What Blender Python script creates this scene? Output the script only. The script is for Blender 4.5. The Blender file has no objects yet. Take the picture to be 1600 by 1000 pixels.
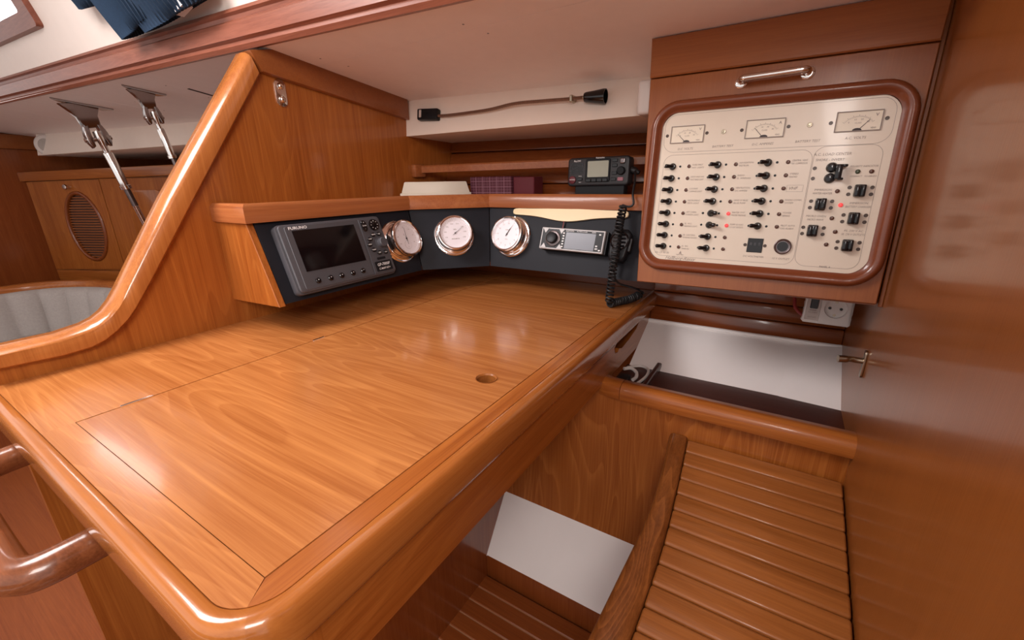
import bpy, bmesh, math, random
from mathutils import Matrix, Vector
random.seed(7)
S = bpy.context.scene
COL = S.collection
PI = math.pi
# ------------------------------------------------------------------ camera
cam = bpy.data.cameras.new('camera'); camo = bpy.data.objects.new('camera', cam); COL.objects.link(camo)
cam.sensor_width = 36.0; cam.lens = 15.017; cam.clip_start = 0.01
_y, _p, _r = math.radians(32.09), math.radians(-18.09), math.radians(-0.836)
_F = Vector((math.cos(_p)*math.cos(_y), math.cos(_p)*math.sin(_y), math.sin(_p)))
_R = Vector((math.sin(_y), -math.cos(_y), 0)); _U = _R.cross(_F)
_R, _U = _R*math.cos(_r)+_U*math.sin(_r), _U*math.cos(_r)-_R*math.sin(_r)
camo.matrix_world = Matrix(((_R.x, _U.x, -_F.x, 0.0), (_R.y, _U.y, -_F.y, 0.0), (_R.z, _U.z, -_F.z, 1.052), (0, 0, 0, 1)))
S.camera = camo
# ------------------------------------------------------------------ light
W = bpy.data.worlds.new('world'); S.world = W; W.use_nodes = True
bg = W.node_tree.nodes['Background']; bg.inputs[0].default_value = (1.0, 0.94, 0.92, 1); bg.inputs[1].default_value = 0.88
S.view_settings.view_transform = 'Standard'; S.view_settings.look = 'None'
S.view_settings.exposure = 0.32; S.view_settings.gamma = 1.0; S.view_settings.use_curve_mapping = False
def area(name, loc, target, sx, sy, power, col):
    l = bpy.data.lights.new(name, 'AREA'); l.shape = 'RECTANGLE'; l.size = sx; l.size_y = sy; l.energy = power; l.color = col
    o = bpy.data.objects.new(name, l); COL.objects.link(o); o.location = loc
    o.rotation_euler = (Vector(target)-Vector(loc)).to_track_quat('-Z', 'Y').to_euler(); return o
area('deck_hatch_daylight_offscreen', (-0.15, 1.15, 1.84), (0.05, 0.8, 0.7), 0.6, 0.6, 20, (1.0, 0.93, 0.92))
area('companionway_daylight_offscreen', (-0.75, -0.35, 1.75), (0.7, 0.55, 0.8), 0.6, 0.7, 25, (1.0, 0.92, 0.87))
wd = area('window_daylight_offscreen', (0.64-0.07*(2.36-0.53)-0.3*(1.62-1.39)+0.05, 2.36, 1.635), (0.64-0.07*(2.36-0.53)-0.3*(1.62-1.39)-1.0, 2.28, 1.30), 0.80, 0.19, 3.0, (1.0, 0.93, 0.94))
wd.matrix_world = Matrix(((-0.070, -0.286, 0.955, wd.location.x), (0.9975, -0.020, 0.067, wd.location.y), (0.0, 0.958, 0.287, wd.location.z), (0, 0, 0, 1)))
# ------------------------------------------------------------------ materials
MATS = {}
WD = 0.72   # overall depth of the varnished wood tone
def nmat(name):
    m = bpy.data.materials.new(name); m.use_nodes = True
    return m, m.node_tree, m.node_tree.nodes['Principled BSDF']
def plain(name, col, rough=0.5, metal=0.0, coat=0.0, noise=0.0, emit=None, trans=0.0, nscale=30):
    m, nt, b = nmat(name)
    b.inputs['Base Color'].default_value = (*col, 1); b.inputs['Roughness'].default_value = rough
    b.inputs['Metallic'].default_value = metal; b.inputs['Coat Weight'].default_value = coat; b.inputs['Coat Roughness'].default_value = 0.08
    if trans: b.inputs['Transmission Weight'].default_value = trans
    if emit: b.inputs['Emission Color'].default_value = (*emit[0], 1); b.inputs['Emission Strength'].default_value = emit[1]
    tc = nt.nodes.new('ShaderNodeTexCoord'); n = nt.nodes.new('ShaderNodeTexNoise'); n.inputs['Scale'].default_value = nscale
    n.inputs['Detail'].default_value = 4
    nt.links.new(tc.outputs['Object'], n.inputs['Vector'])
    mx = nt.nodes.new('ShaderNodeMix'); mx.data_type = 'RGBA'; mx.blend_type = 'MULTIPLY'
    mx.inputs['A'].default_value = (*col, 1)
    r = nt.nodes.new('ShaderNodeMapRange'); r.inputs[3].default_value = 1-noise; r.inputs[4].default_value = 1+noise*0.4
    nt.links.new(n.outputs['Fac'], r.inputs[0]); nt.links.new(r.outputs[0], mx.inputs['B']); mx.inputs['Factor'].default_value = 1.0
    nt.links.new(mx.outputs['Result'], b.inputs['Base Color'])
    MATS[name] = m; return m
def wood(name, axis, lo, hi, rough=0.28, coat=0.35, fig=1.0, scale=1.0, contrast=1.0):
    """varnished teak: contour lines of a stretched noise field give the cathedral figure, fine stretched noise the pores"""
    lo = [c*WD for c in lo]; hi = [c*WD for c in hi]
    m, nt, b = nmat(name); N = nt.nodes; L = nt.links
    tc = N.new('ShaderNodeTexCoord'); oi = N.new('ShaderNodeObjectInfo')
    off = N.new('ShaderNodeVectorMath'); off.operation = 'SCALE'; off.inputs[0].default_value = (3.1, 5.7, 2.3)
    L.new(oi.outputs['Random'], off.inputs['Scale'])
    ad = N.new('ShaderNodeVectorMath'); ad.operation = 'ADD'; L.new(tc.outputs['Object'], ad.inputs[0]); L.new(off.outputs[0], ad.inputs[1])
    def mapped(sc_along, sc_across):
        mp = N.new('ShaderNodeMapping'); v = [sc_across*scale]*3; v['XYZ'.index(axis)] = sc_along*scale
        mp.inputs['Scale'].default_value = v; L.new(ad.outputs[0], mp.inputs['Vector']); return mp
    def noise(mp, detail, rough_, dist=0.0):
        n = N.new('ShaderNodeTexNoise'); n.inputs['Scale'].default_value = 1.0; n.inputs['Detail'].default_value = detail
        n.inputs['Roughness'].default_value = rough_; n.inputs['Distortion'].default_value = dist; L.new(mp.outputs[0], n.inputs['Vector']); return n
    def math_(op, a, bb, c=None):
        x = N.new('ShaderNodeMath'); x.operation = op
        for i, v in enumerate((a, bb, c)):
            if v is None: continue
            if isinstance(v, (int, float)): x.inputs[i].default_value = v
            else: L.new(v, x.inputs[i])
        return x.outputs[0]
    big = noise(mapped(0.7, 6.5), 2.0, 0.45, 0.35)
    rings = math_('FRACT', math_('MULTIPLY', big.outputs['Fac'], 28.0), 0.0)
    rings = math_('POWER', rings, 4.0)
    rings = math_('MULTIPLY', rings, math_('SUBTRACT', 1.0, math_('POWER', rings, 6.0)))
    broad = noise(mapped(0.8, 11.0), 3.0, 0.55)
    fine = noise(mapped(7.0, 420.0), 3.0, 0.6)
    mid = noise(mapped(2.0, 95.0), 3.0, 0.6, 0.2)
    v = math_('MULTIPLY_ADD', rings, 0.30*fig*contrast, 0.0)
    v = math_('ADD', v, math_('MULTIPLY', math_('SUBTRACT', mid.outputs['Fac'], 0.5), 0.75*contrast))
    v = math_('ADD', v, math_('MULTIPLY', math_('SUBTRACT', broad.outputs['Fac'], 0.5), 0.75*contrast))
    v = math_('ADD', v, math_('MULTIPLY', math_('SUBTRACT', fine.outputs['Fac'], 0.5), 0.75*contrast))
    v = math_('ADD', v, 0.45)
    cr = N.new('ShaderNodeValToRGB'); cr.color_ramp.elements[0].color = (*lo, 1); cr.color_ramp.elements[1].color = (*hi, 1)
    cr.color_ramp.elements[0].position = 0.0; cr.color_ramp.elements[1].position = 1.0
    L.new(v, cr.inputs[0]); L.new(cr.outputs[0], b.inputs['Base Color'])
    b.inputs['Roughness'].default_value = rough; b.inputs['Coat Weight'].default_value = coat; b.inputs['Coat Roughness'].default_value = 0.1
    b.inputs['Specular IOR Level'].default_value = 0.35
    bp = N.new('ShaderNodeBump'); bp.inputs['Strength'].default_value = 0.05; bp.inputs['Distance'].default_value = 0.002
    L.new(fine.outputs['Fac'], bp.inputs['Height']); L.new(bp.outputs[0], b.inputs['Normal'])
    MATS[name] = m; return m
T_LO, T_HI = (0.30, 0.066, 0.008), (0.64, 0.215, 0.042)
for a in 'XYZ': wood('teak_'+a, a, T_LO, T_HI)
wood('teak_top', 'Y', (0.37, 0.105, 0.022), (0.74, 0.30, 0.090), rough=0.22, coat=0.3, fig=1.1, contrast=1.05)
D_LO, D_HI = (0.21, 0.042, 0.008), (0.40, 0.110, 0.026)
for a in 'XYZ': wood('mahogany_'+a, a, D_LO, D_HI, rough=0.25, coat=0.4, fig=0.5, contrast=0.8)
for a in 'Y': wood('beam_'+a, a, (0.20, 0.052, 0.028), (0.42, 0.145, 0.085), rough=0.35, coat=0.25, fig=0.9)
for a in 'XYZ': wood('cabinet_'+a, a, (0.27, 0.070, 0.017), (0.50, 0.168, 0.048), rough=0.3, coat=0.35, fig=0.4, contrast=0.7)
wood('aft_wood', 'Z', (0.25, 0.070, 0.012), (0.40, 0.128, 0.027), rough=0.30, coat=0.35, fig=0.35, contrast=0.6)
wood('panel_teak', 'Z', T_LO, T_HI, rough=0.25, coat=0.35, fig=1.6, contrast=1.1)
wood('dark_shelf', 'Y', (0.060, 0.014, 0.010), (0.095, 0.026, 0.018), rough=0.3, coat=0.4, fig=0.3)
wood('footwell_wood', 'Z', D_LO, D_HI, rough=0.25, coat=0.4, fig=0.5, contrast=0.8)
wood('seat_teak', 'Y', (0.27, 0.080, 0.014), (0.58, 0.205, 0.052), rough=0.3, coat=0.3, fig=0.5)
wood('seat_edge', 'X', (0.16, 0.042, 0.007), (0.44, 0.15, 0.036), rough=0.35, coat=0.2, fig=2.2, scale=1.6, contrast=1.3)
wood('handle_wood', 'Y', (0.16, 0.045, 0.014), (0.36, 0.115, 0.042), rough=0.25, coat=0.4, fig=0.8, contrast=1.2)
plain('headliner', (0.93, 0.85, 0.82), 0.6, noise=0.05)
plain('cream_vinyl', (0.82, 0.73, 0.66), 0.5, noise=0.04)
plain('fascia_cream', (0.90, 0.79, 0.69), 0.5, noise=0.04)
plain('white_paint', (0.90, 0.86, 0.84), 0.35, noise=0.08, nscale=6)
plain('seam_dark', (0.05, 0.03, 0.025), 0.8)
plain('chrome', (0.80, 0.78, 0.75), 0.12, metal=1.0)
plain('steel', (0.44, 0.41, 0.40), 0.2, metal=1.0)
plain('dark_steel', (0.20, 0.17, 0.17), 0.3, metal=1.0)
plain('nickel', (0.92, 0.90, 0.90), 0.12, metal=1.0)
plain('brass_old', (0.42, 0.36, 0.27), 0.3, metal=1.0)
plain('console_black', (0.014, 0.015, 0.020), 0.5, noise=0.15)
MATS['console_black'].node_tree.nodes['Principled BSDF'].inputs['Specular IOR Level'].default_value = 0.18
plain('black_plastic', (0.012, 0.012, 0.014), 0.35)
MATS['black_plastic'].node_tree.nodes['Principled BSDF'].inputs['Specular IOR Level'].default_value = 0.2
plain('black_gloss', (0.006, 0.005, 0.006), 0.12)
plain('black_rubber', (0.010, 0.010, 0.011), 0.5)
plain('plotter_grey', (0.070, 0.070, 0.080), 0.45, noise=0.06)
plain('radio_grey', (0.022, 0.021, 0.024), 0.42)
plain('screen_black', (0.004, 0.003, 0.004), 0.08)
plain('lcd_green', (0.42, 0.45, 0.36), 0.3)
plain('stereo_screen', (0.11, 0.12, 0.15), 0.3)
plain('silver_plastic', (0.52, 0.51, 0.51), 0.4)
plain('print_white', (0.85, 0.85, 0.85), 0.5)
plain('print_grey', (0.30, 0.25, 0.22), 0.6)
plain('print_dark', (0.05, 0.04, 0.04), 0.6)
plain('panel_cream', (0.74, 0.65, 0.53), 0.3, noise=0.04, coat=0.25)
plain('meter_face', (0.80, 0.72, 0.58), 0.35)
plain('dial_white', (0.80, 0.76, 0.80), 0.3, noise=0.04)
plain('lamp_unlit', (0.10, 0.035, 0.018), 0.2)
plain('lamp_green', (0.05, 0.06, 0.025), 0.2)
plain('lamp_red', (0.85, 0.06, 0.06), 0.2, emit=((1.0, 0.10, 0.10), 0.35))
plain('lamp_bezel', (0.08, 0.05, 0.035), 0.3)
plain('button_red', (0.14, 0.018, 0.028), 0.4)
plain('button_pink', (0.40, 0.16, 0.20), 0.4)
plain('plate_cream', (0.92, 0.76, 0.47), 0.45, noise=0.03)
plain('box_cream', (0.80, 0.74, 0.62), 0.5, noise=0.04)
plain('socket_white', (0.82, 0.79, 0.76), 0.35)
plain('wire_white', (0.70, 0.67, 0.64), 0.5)
plain('wire_red', (0.30, 0.03, 0.025), 0.5)
plain('grey_plastic', (0.62, 0.56, 0.52), 0.4)
plain('bronze_flex', (0.22, 0.13, 0.09), 0.35, metal=0.7)
plain('cushion', (0.42, 0.385, 0.36), 0.9, noise=0.22, nscale=140)
plain('speaker_mesh', (0.42, 0.37, 0.33), 0.7, noise=0.2, nscale=200)
plain('louver_dark', (0.09, 0.035, 0.022), 0.6)
plain('knit_blue', (0.006, 0.024, 0.055), 0.95, noise=0.35, nscale=220)
plain('knit_tag', (0.6, 0.6, 0.62), 0.8)
def glass_mat(name):
    m, nt, b = nmat(name); b.inputs['Base Color'].default_value = (0.95, 0.97, 1, 1); b.inputs['Roughness'].default_value = 0.02
    b.inputs['Transmission Weight'].default_value = 1.0; b.inputs['IOR'].default_value = 1.05; MATS[name] = m
glass_mat('glass')
def plaid(name):
    m, nt, b = nmat(name); N = nt.nodes; L = nt.links
    tc = N.new('ShaderNodeTexCoord'); sx = N.new('ShaderNodeSeparateXYZ'); L.new(tc.outputs['Object'], sx.inputs[0])
    acc = None
    for ax, f, w in (('Y', 38, 0.07), ('Y', 95, 0.05), ('Z', 60, 0.08), ('Z', 120, 0.05)):
        m1 = N.new('ShaderNodeMath'); m1.operation = 'MULTIPLY'; m1.inputs[1].default_value = f; L.new(sx.outputs[ax], m1.inputs[0])
        m2 = N.new('ShaderNodeMath'); m2.operation = 'FRACT'; L.new(m1.outputs[0], m2.inputs[0])
        m3 = N.new('ShaderNodeMath'); m3.operation = 'LESS_THAN'; m3.inputs[1].default_value = w; L.new(m2.outputs[0], m3.inputs[0])
        if acc is None: acc = m3
        else:
            q = N.new('ShaderNodeMath'); q.operation = 'MAXIMUM'; L.new(acc.outputs[0], q.inputs[0]); L.new(m3.outputs[0], q.inputs[1]); acc = q
    mx = N.new('ShaderNodeMix'); mx.data_type = 'RGBA'; mx.inputs['A'].default_value = (0.10, 0.02, 0.035, 1); mx.inputs['B'].default_value = (0.32, 0.16, 0.21, 1)
    L.new(acc.outputs[0], mx.inputs['Factor']); L.new(mx.outputs['Result'], b.inputs['Base Color']); b.inputs['Roughness'].default_value = 0.6
    MATS[name] = m
plaid('plaid_purple')
# ------------------------------------------------------------------ mesh helpers
def V(*a): return Vector(a)
class MB:
    def __init__(s): s.bm = bmesh.new()
    def _bev(s, geom_faces, w, seg=2):
        es = list({e for f in geom_faces for e in f.edges})
        bmesh.ops.bevel(s.bm, geom=es, offset=w, segments=seg, affect='EDGES', profile=0.5, clamp_overlap=True)
    def hexa(s, pts, bevel=0.0, seg=2):
        """8 points: bottom loop 4, top loop 4"""
        v = [s.bm.verts.new(p) for p in pts]
        fs = [s.bm.faces.new([v[i] for i in q]) for q in ((3, 2, 1, 0), (4, 5, 6, 7), (0, 1, 5, 4), (1, 2, 6, 5), (2, 3, 7, 6), (3, 0, 4, 7))]
        if bevel: s._bev(fs, bevel, seg)
        return s
    def box(s, x0, x1, y0, y1, z0, z1, bevel=0.0, seg=2):
        x0, x1 = min(x0, x1), max(x0, x1); y0, y1 = min(y0, y1), max(y0, y1); z0, z1 = min(z0, z1), max(z0, z1)
        return s.hexa([(x0, y0, z0), (x1, y0, z0), (x1, y1, z0), (x0, y1, z0), (x0, y0, z1), (x1, y0, z1), (x1, y1, z1), (x0, y1, z1)], bevel, seg)
    def prism(s, poly, fa, fb, bevel=0.0, seg=2, holes=()):
        """poly: list of 2-tuples; fa/fb map a 2-tuple to the two 3-D caps"""
        if not holes:
            a = [s.bm.verts.new(fa(*p)) for p in poly]; b = [s.bm.verts.new(fb(*p)) for p in poly]
            n = len(poly)
            f1 = s.bm.faces.new(a[::-1]); f2 = s.bm.faces.new(b)
            for i in range(n): s.bm.faces.new((a[i], a[(i+1) % n], b[(i+1) % n], b[i]))
            if bevel:
                es = list(set(list(f2.edges)+list(f1.edges)))
                bmesh.ops.bevel(s.bm, geom=es, offset=bevel, segments=seg, affect='EDGES', profile=0.5, clamp_overlap=True)
            return s
        loops = [list(poly)]+[list(h) for h in holes]
        caps = []
        for fn in (fa, fb):
            vl = []; es = []
            for lp in loops:
                vs = [s.bm.verts.new(fn(*p)) for p in lp]; vl.append(vs)
                for i in range(len(vs)): es.append(s.bm.edges.new((vs[i], vs[(i+1) % len(vs)])))
            bmesh.ops.triangle_fill(s.bm, edges=es, use_beauty=True)
            caps.append(vl)
        for va, vb in zip(*caps):
            for i in range(len(va)):
                s.bm.faces.new((va[i], va[(i+1) % len(va)], vb[(i+1) % len(va)], vb[i]))
        return s
    def tube(s, path, r, seg=10, cap=True, closed=False):
        path = [Vector(p) for p in path]; n = len(path); rings = []
        rr = r if isinstance(r, (list, tuple)) else [r]*n
        up = None
        for i, p in enumerate(path):
            if closed: t = path[(i+1) % n]-path[i-1]
            else: t = path[min(i+1, n-1)]-path[max(i-1, 0)]
            t.normalize()
            if up is None:
                up = V(0, 0, 1) if abs(t.z) < 0.9 else V(1, 0, 0)
            a = t.cross(up).normalized(); up = a.cross(t).normalized()
            rings.append([s.bm.verts.new(p+(a*math.cos(2*PI*k/seg)+up*math.sin(2*PI*k/seg))*rr[i]) for k in range(seg)])
        m = n if closed else n-1
        for i in range(m):
            A, B = rings[i], rings[(i+1) % n]
            for k in range(seg): s.bm.faces.new((A[k], A[(k+1) % seg], B[(k+1) % seg], B[k]))
        if cap and not closed:
            s.bm.faces.new(rings[0][::-1]); s.bm.faces.new(rings[-1])
        return s
    def lathe(s, prof, o=(0, 0, 0), ax=(0, 0, 1), seg=32, cap=True):
        """prof: (radius, height) list along ax"""
        o = Vector(o); ax = Vector(ax).normalized(); u = ax.orthogonal().normalized(); w = ax.cross(u); rings = []
        for r, h in prof:
            if r < 1e-7: rings.append([s.bm.verts.new(o+ax*h)])
            else: rings.append([s.bm.verts.new(o+ax*h+(u*math.cos(2*PI*k/seg)+w*math.sin(2*PI*k/seg))*r) for k in range(seg)])
        for A, B in zip(rings, rings[1:]):
            for k in range(seg):
                k2 = (k+1) % seg
                if len(A) == 1 and len(B) == 1: continue
                if len(A) == 1: s.bm.faces.new((A[0], B[k], B[k2]))
                elif len(B) == 1: s.bm.faces.new((A[k], A[k2], B[0]))
                else: s.bm.faces.new((A[k], A[k2], B[k2], B[k]))
        if cap:
            if len(rings[0]) > 1: s.bm.faces.new(rings[0][::-1])
            if len(rings[-1]) > 1: s.bm.faces.new(rings[-1])
        return s
    def sweep(s, rings, closed_profile=True, cap=True, closed_path=False):
        """rings: list of lists of 3-D points with equal length"""
        vs = [[s.bm.verts.new(p) for p in r] for r in rings]; k = len(vs[0]); n = len(vs)
        for i in range(n if closed_path else n-1):
            A, B = vs[i], vs[(i+1) % n]
            for j in range(k if closed_profile else k-1): s.bm.faces.new((A[j], A[(j+1) % k], B[(j+1) % k], B[j]))
        if cap and closed_profile and not closed_path:
            s.bm.faces.new(vs[0][::-1]); s.bm.faces.new(vs[-1])
        return s
    def text(s, body, size, x, y, z=0.0, align='CENTER', shear=0.0, sx=1.0, rot=0.0, bold=0.0):
        me = text_mesh(body, align, shear, bold)
        vs = []
        c, q = math.cos(rot), math.sin(rot)
        for p in me[0]:
            px, py = p[0]*size*sx, p[1]*size
            vs.append(s.bm.verts.new((x+px*c-py*q, y+px*q+py*c, z)))
        for f in me[1]:
            try: s.bm.faces.new([vs[i] for i in f])
            except ValueError: pass
        return s
TXT = {}
def text_mesh(body, align, shear, bold):
    key = (body, align, shear, bold)
    if key in TXT: return TXT[key]
    c = bpy.data.curves.new('t', 'FONT'); c.body = body; c.size = 1.0; c.align_x = align; c.align_y = 'CENTER'; c.shear = shear; c.offset = bold; c.resolution_u = 2
    o = bpy.data.objects.new('t', c); COL.objects.link(o); bpy.context.view_layer.update()
    me = o.evaluated_get(bpy.context.evaluated_depsgraph_get()).to_mesh()
    r = ([tuple(v.co) for v in me.vertices], [tuple(p.vertices) for p in me.polygons])
    bpy.data.objects.remove(o); bpy.data.curves.remove(c); TXT[key] = r
    return r
def finish(bm, M=None, smooth=35):
    if M is not None: bmesh.ops.transform(bm, matrix=M, verts=bm.verts)
    bmesh.ops.recalc_face_normals(bm, faces=bm.faces)
    for e in bm.edges:
        e.smooth = len(e.link_faces) == 2 and e.calc_face_angle(4) < math.radians(smooth)
    for f in bm.faces: f.smooth = True
def root_of(o):
    while o.parent: o = o.parent
    return o
def part(name, mb, mat, parent=None, local=False, smooth=35, kind=None):
    """one mesh object. World coordinates unless local. Parts keep the origin of their thing."""
    bm = mb.bm
    M = None; loc = None
    if parent is not None:
        if not local: M = root_of(parent).matrix_basis.inverted()
    else:
        xs = [v.co.copy() for v in bm.verts]
        mn = [min(p[i] for p in xs) for i in range(3)]; mx = [max(p[i] for p in xs) for i in range(3)]
        loc = Vector(((mn[0]+mx[0])/2, (mn[1]+mx[1])/2, mn[2])); M = Matrix.Translation(-loc)
    finish(bm, M, smooth)
    me = bpy.data.meshes.new(name); bm.to_mesh(me); bm.free()
    me.materials.append(MATS[mat]); o = bpy.data.objects.new(name, me); COL.objects.link(o)
    if parent is not None: o.parent = parent
    else: o.location = loc
    if kind: o['kind'] = kind
    return o
def inst(name, me, parent, loc, rot=0.0):
    o = bpy.data.objects.new(name, me); COL.objects.link(o); o.parent = parent; o.location = loc
    if rot: o.rotation_euler = (0, 0, rot)
    return o
def mesh_of(name, mb, mat, smooth=35):
    finish(mb.bm, None, smooth); me = bpy.data.meshes.new(name); mb.bm.to_mesh(me); mb.bm.free(); me.materials.append(MATS[mat]); return me
def tag(o, label, cat, group=None):
    o['label'] = label; o['category'] = cat
    if group: o['group'] = group
    return o
def thing(name, label, cat, loc=(0, 0, 0), M=None, group=None):
    o = bpy.data.objects.new(name, None); COL.objects.link(o); o.empty_display_size = 0.05
    o.matrix_basis = M if M is not None else Matrix.Translation(loc)
    return tag(o, label, cat, group)
def struct(name, mb, mat, label=None, smooth=35):
    o = part(name, mb, mat, smooth=smooth); o['kind'] = 'structure'
    if label: o['label'] = label
    return o
def sgroup(name, loc, label=None):
    o = bpy.data.objects.new(name, None); COL.objects.link(o); o.location = loc; o['kind'] = 'structure'
    if label: o['label'] = label
    return o
def frame(o, r, u):
    r = Vector(r).normalized(); u = Vector(u).normalized(); n = r.cross(u).normalized(); u = n.cross(r)
    return Matrix(((r.x, u.x, n.x, o[0]), (r.y, u.y, n.y, o[1]), (r.z, u.z, n.z, o[2]), (0, 0, 0, 1)))
def rrect(x0, x1, y0, y1, r, n=6):
    p = []
    for cx, cy, a0 in ((x1-r, y0+r, -90), (x1-r, y1-r, 0), (x0+r, y1-r, 90), (x0+r, y0+r, 180)):
        for i in range(n+1):
            a = math.radians(a0+90*i/n); p.append((cx+r*math.cos(a), cy+r*math.sin(a)))
    return p
def circ(cx, cy, r, n=24): return [(cx+r*math.cos(2*PI*i/n), cy+r*math.sin(2*PI*i/n)) for i in range(n)]
def zz(a, b): return (lambda x, y: (x, y, a)), (lambda x, y: (x, y, b))
def slab(mb, poly, z0, z1, bevel=0.0, seg=2, holes=()):
    fa, fb = zz(z0, z1); return mb.prism(poly, fa, fb, bevel, seg, holes)
def lerp(a, b, t): return a+(b-a)*t
def smooth_path(pts, n=8):
    pts = [Vector(p) for p in pts]; out = []
    P = [pts[0]]+pts+[pts[-1]]
    for i in range(1, len(P)-2):
        for k in range(n):
            t = k/n; a, b, c, d = P[i-1], P[i], P[i+1], P[i+2]
            out.append(0.5*((2*b)+(c-a)*t+(2*a-5*b+4*c-d)*t*t+(3*b-a-3*c+d)*t*t*t))
    out.append(pts[-1]); return out

FW = 1.03      # forward bulkhead, nav side face
AW = -0.157    # aft bulkhead
TT = 0.75      # table top
def beam_x(y): return 0.64-0.07*(y-0.53)
def ceil_z(x): return 1.332-0.115*(x-0.648)
# ================================================================== STRUCTURE
# sole: planks with pale seams
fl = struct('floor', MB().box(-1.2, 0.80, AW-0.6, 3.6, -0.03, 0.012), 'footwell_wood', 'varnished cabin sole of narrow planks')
pale = MATS['floor_seam'] = plain('floor_seam', (0.42, 0.20, 0.10), 0.5)
pb = MB().box(-0.0185, 0.0185, AW-0.6, 0.56, 0.0, 0.010, bevel=0.0015, seg=1)
pm = mesh_of('plank', pb, 'footwell_wood')
sb_ = mesh_of('seam_strip', MB().box(-0.0015, 0.0015, AW-0.6, 0.56, 0.0, 0.0085), 'floor_seam')
wood('floor_wood', 'Y', D_LO, D_HI, rough=0.3, coat=0.3, fig=0.5); pm.materials[0] = MATS['floor_wood']
x = 0.70; fl_loc = fl.location
while x > -1.15:
    o = inst('plank', pm, fl, (x-fl_loc.x, -fl_loc.y, 0.012-fl_loc.z)); o2 = inst('seam_strip', sb_, fl, (x-0.02-fl_loc.x, -fl_loc.y, 0.012-fl_loc.z)); x -= 0.04
wood('sole_wood', 'Y', D_LO, D_HI, rough=0.45, coat=0.05, fig=0.4)
part('sole_board', MB().box(-1.2, 1.45, 0.56, 3.6, 0.005, 0.022), 'sole_wood', fl)
# forward bulkhead with sloped, knee shaped inboard edge
inner = [(0.085, 0.779), (0.168, 0.774), (0.206, 0.776), (0.226, 0.783), (0.246, 0.795), (0.266, 0.811), (0.283, 0.830), (0.319, 0.878), (0.413, 1.010), (0.508, 1.143), (0.603, 1.276)]
outer = [(0.085, 0.810), (0.170, 0.811), (0.207, 0.817), (0.224, 0.823), (0.239, 0.833), (0.255, 0.850), (0.270, 0.871), (0.297, 0.912), (0.376, 1.030), (0.479, 1.172), (0.585, 1.320)]
mid = [((a[0]+b[0])/2, (a[1]+b[1])/2) for a, b in zip(inner, outer)]
poly = [(1.40, 0.01), (1.40, 1.245), (0.63, 1.325)]+mid[::-1]+[(0.088, 0.01)]
wf = struct('wall_forward', MB().prism(poly, lambda x, z: (x, FW, z), lambda x, z: (x, FW+0.022, z)), 'teak_Z', 'teak veneered bulkhead with sloping edge behind the chart table')
# sloped edge trim
mb = MB(); rings = []
prof_y = (FW-0.017, FW-0.010, FW+0.032, FW+0.039)
for (ix, iz), (ox, oz) in zip(inner, outer):
    a = V(ix, 0, iz); b = V(ox, 0, oz); d = (b-a)
    rings.append([V(0, FW+0.039, 0)+a, V(0, FW-0.010, 0)+a-d*0.02, V(0, FW-0.017, 0)+a+d*0.12, V(0, FW-0.017, 0)+a+d*0.74, V(0, FW-0.012, 0)+a+d*0.86, V(0, FW-0.002, 0)+a+d*0.97, V(0, FW+0.012, 0)+b, V(0, FW+0.032, 0)+b, V(0, FW+0.039, 0)+a+d*0.85])
mb.sweep(rings)
wood('teak_trim', 'Z', (0.34, 0.088, 0.016), (0.70, 0.26, 0.066), rough=0.24, coat=0.5, fig=0.4)
struct('trim_1', mb, 'teak_trim', 'rounded teak edge trim with a knee on the sloping bulkhead edge', smooth=50)
# moulding under the deck along the bulkhead
mb = MB().prism([(0.609, 1.285), (1.045, 1.232), (1.045, 1.288), (0.640, 1.334), (0.588, 1.322)], lambda x, z: (x, FW-0.018, z), lambda x, z: (x, FW+0.03, z), bevel=0.003)
struct('trim_2', mb, 'cabinet_Y', 'dark wood moulding along the top of the bulkhead under the deck')
# aft bulkhead
struct('wall_aft', MB().box(-0.2, 1.42, AW-0.02, AW, 0.0, 1.75), 'aft_wood', 'glossy plain wood bulkhead behind the seat')
struct('trim_3', MB().hexa([(0.878, AW, 0.848), (0.905, AW, 0.848), (0.905, AW+0.006, 0.848), (0.878, AW+0.006, 0.848), (0.929, AW, 1.292), (0.955, AW, 1.292), (0.955, AW+0.006, 1.292), (0.929, AW+0.006, 1.292)], bevel=0.0012, seg=1), 'cabinet_Z', 'narrow wood strip between switch cabinet and aft bulkhead')
# deck head (ceiling) panels
cg = sgroup('ceiling', (0.9, 1.5, 1.30), 'cream deckhead panels under the side deck')
def cpanel(x0f, x1f, y0, y1):
    g = 0.0008
    pts = []
    for z_ in (0.0, 0.012):
        for (xf, yy) in ((x0f, y0+g), (x1f, y0+g), (x1f, y1-g), (x0f, y1-g)):
            xx = xf(yy); pts.append((xx, yy, ceil_z(xx)+z_))
    part('ceiling_panel', MB().hexa(pts), 'headliner', cg)
cpanel(lambda y: beam_x(y)-0.01, lambda y: 0.7445, AW-0.02, FW+0.01)
cpanel(lambda y: 0.7455, lambda y: 1.30, AW-0.02, FW+0.01)
cpanel(lambda y: beam_x(y)-0.01, lambda y: 1.45, FW+0.01, 2.045)
cpanel(lambda y: beam_x(y)-0.01, lambda y: 1.45, 2.045, 2.675)
cpanel(lambda y: beam_x(y)-0.01, lambda y: 1.45, 2.675, 3.62)
part('backing', MB().hexa([(beam_x(y_)-0.004 if k_ == 0 else 1.5, y_, ceil_z(beam_x(y_) if k_ == 0 else 1.5)+z_) for z_ in (0.014, 0.03) for k_, y_ in ((0, AW-0.05), (1, AW-0.05), (1, 3.65), (0, 3.65))]), 'headliner', cg)
scr = mesh_of('screw', MB().lathe([(0.0025, -0.001), (0.002, 0.0005), (0, 0.0005)], seg=8, ax=(0, 0, -1)), 'dark_steel')
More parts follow.
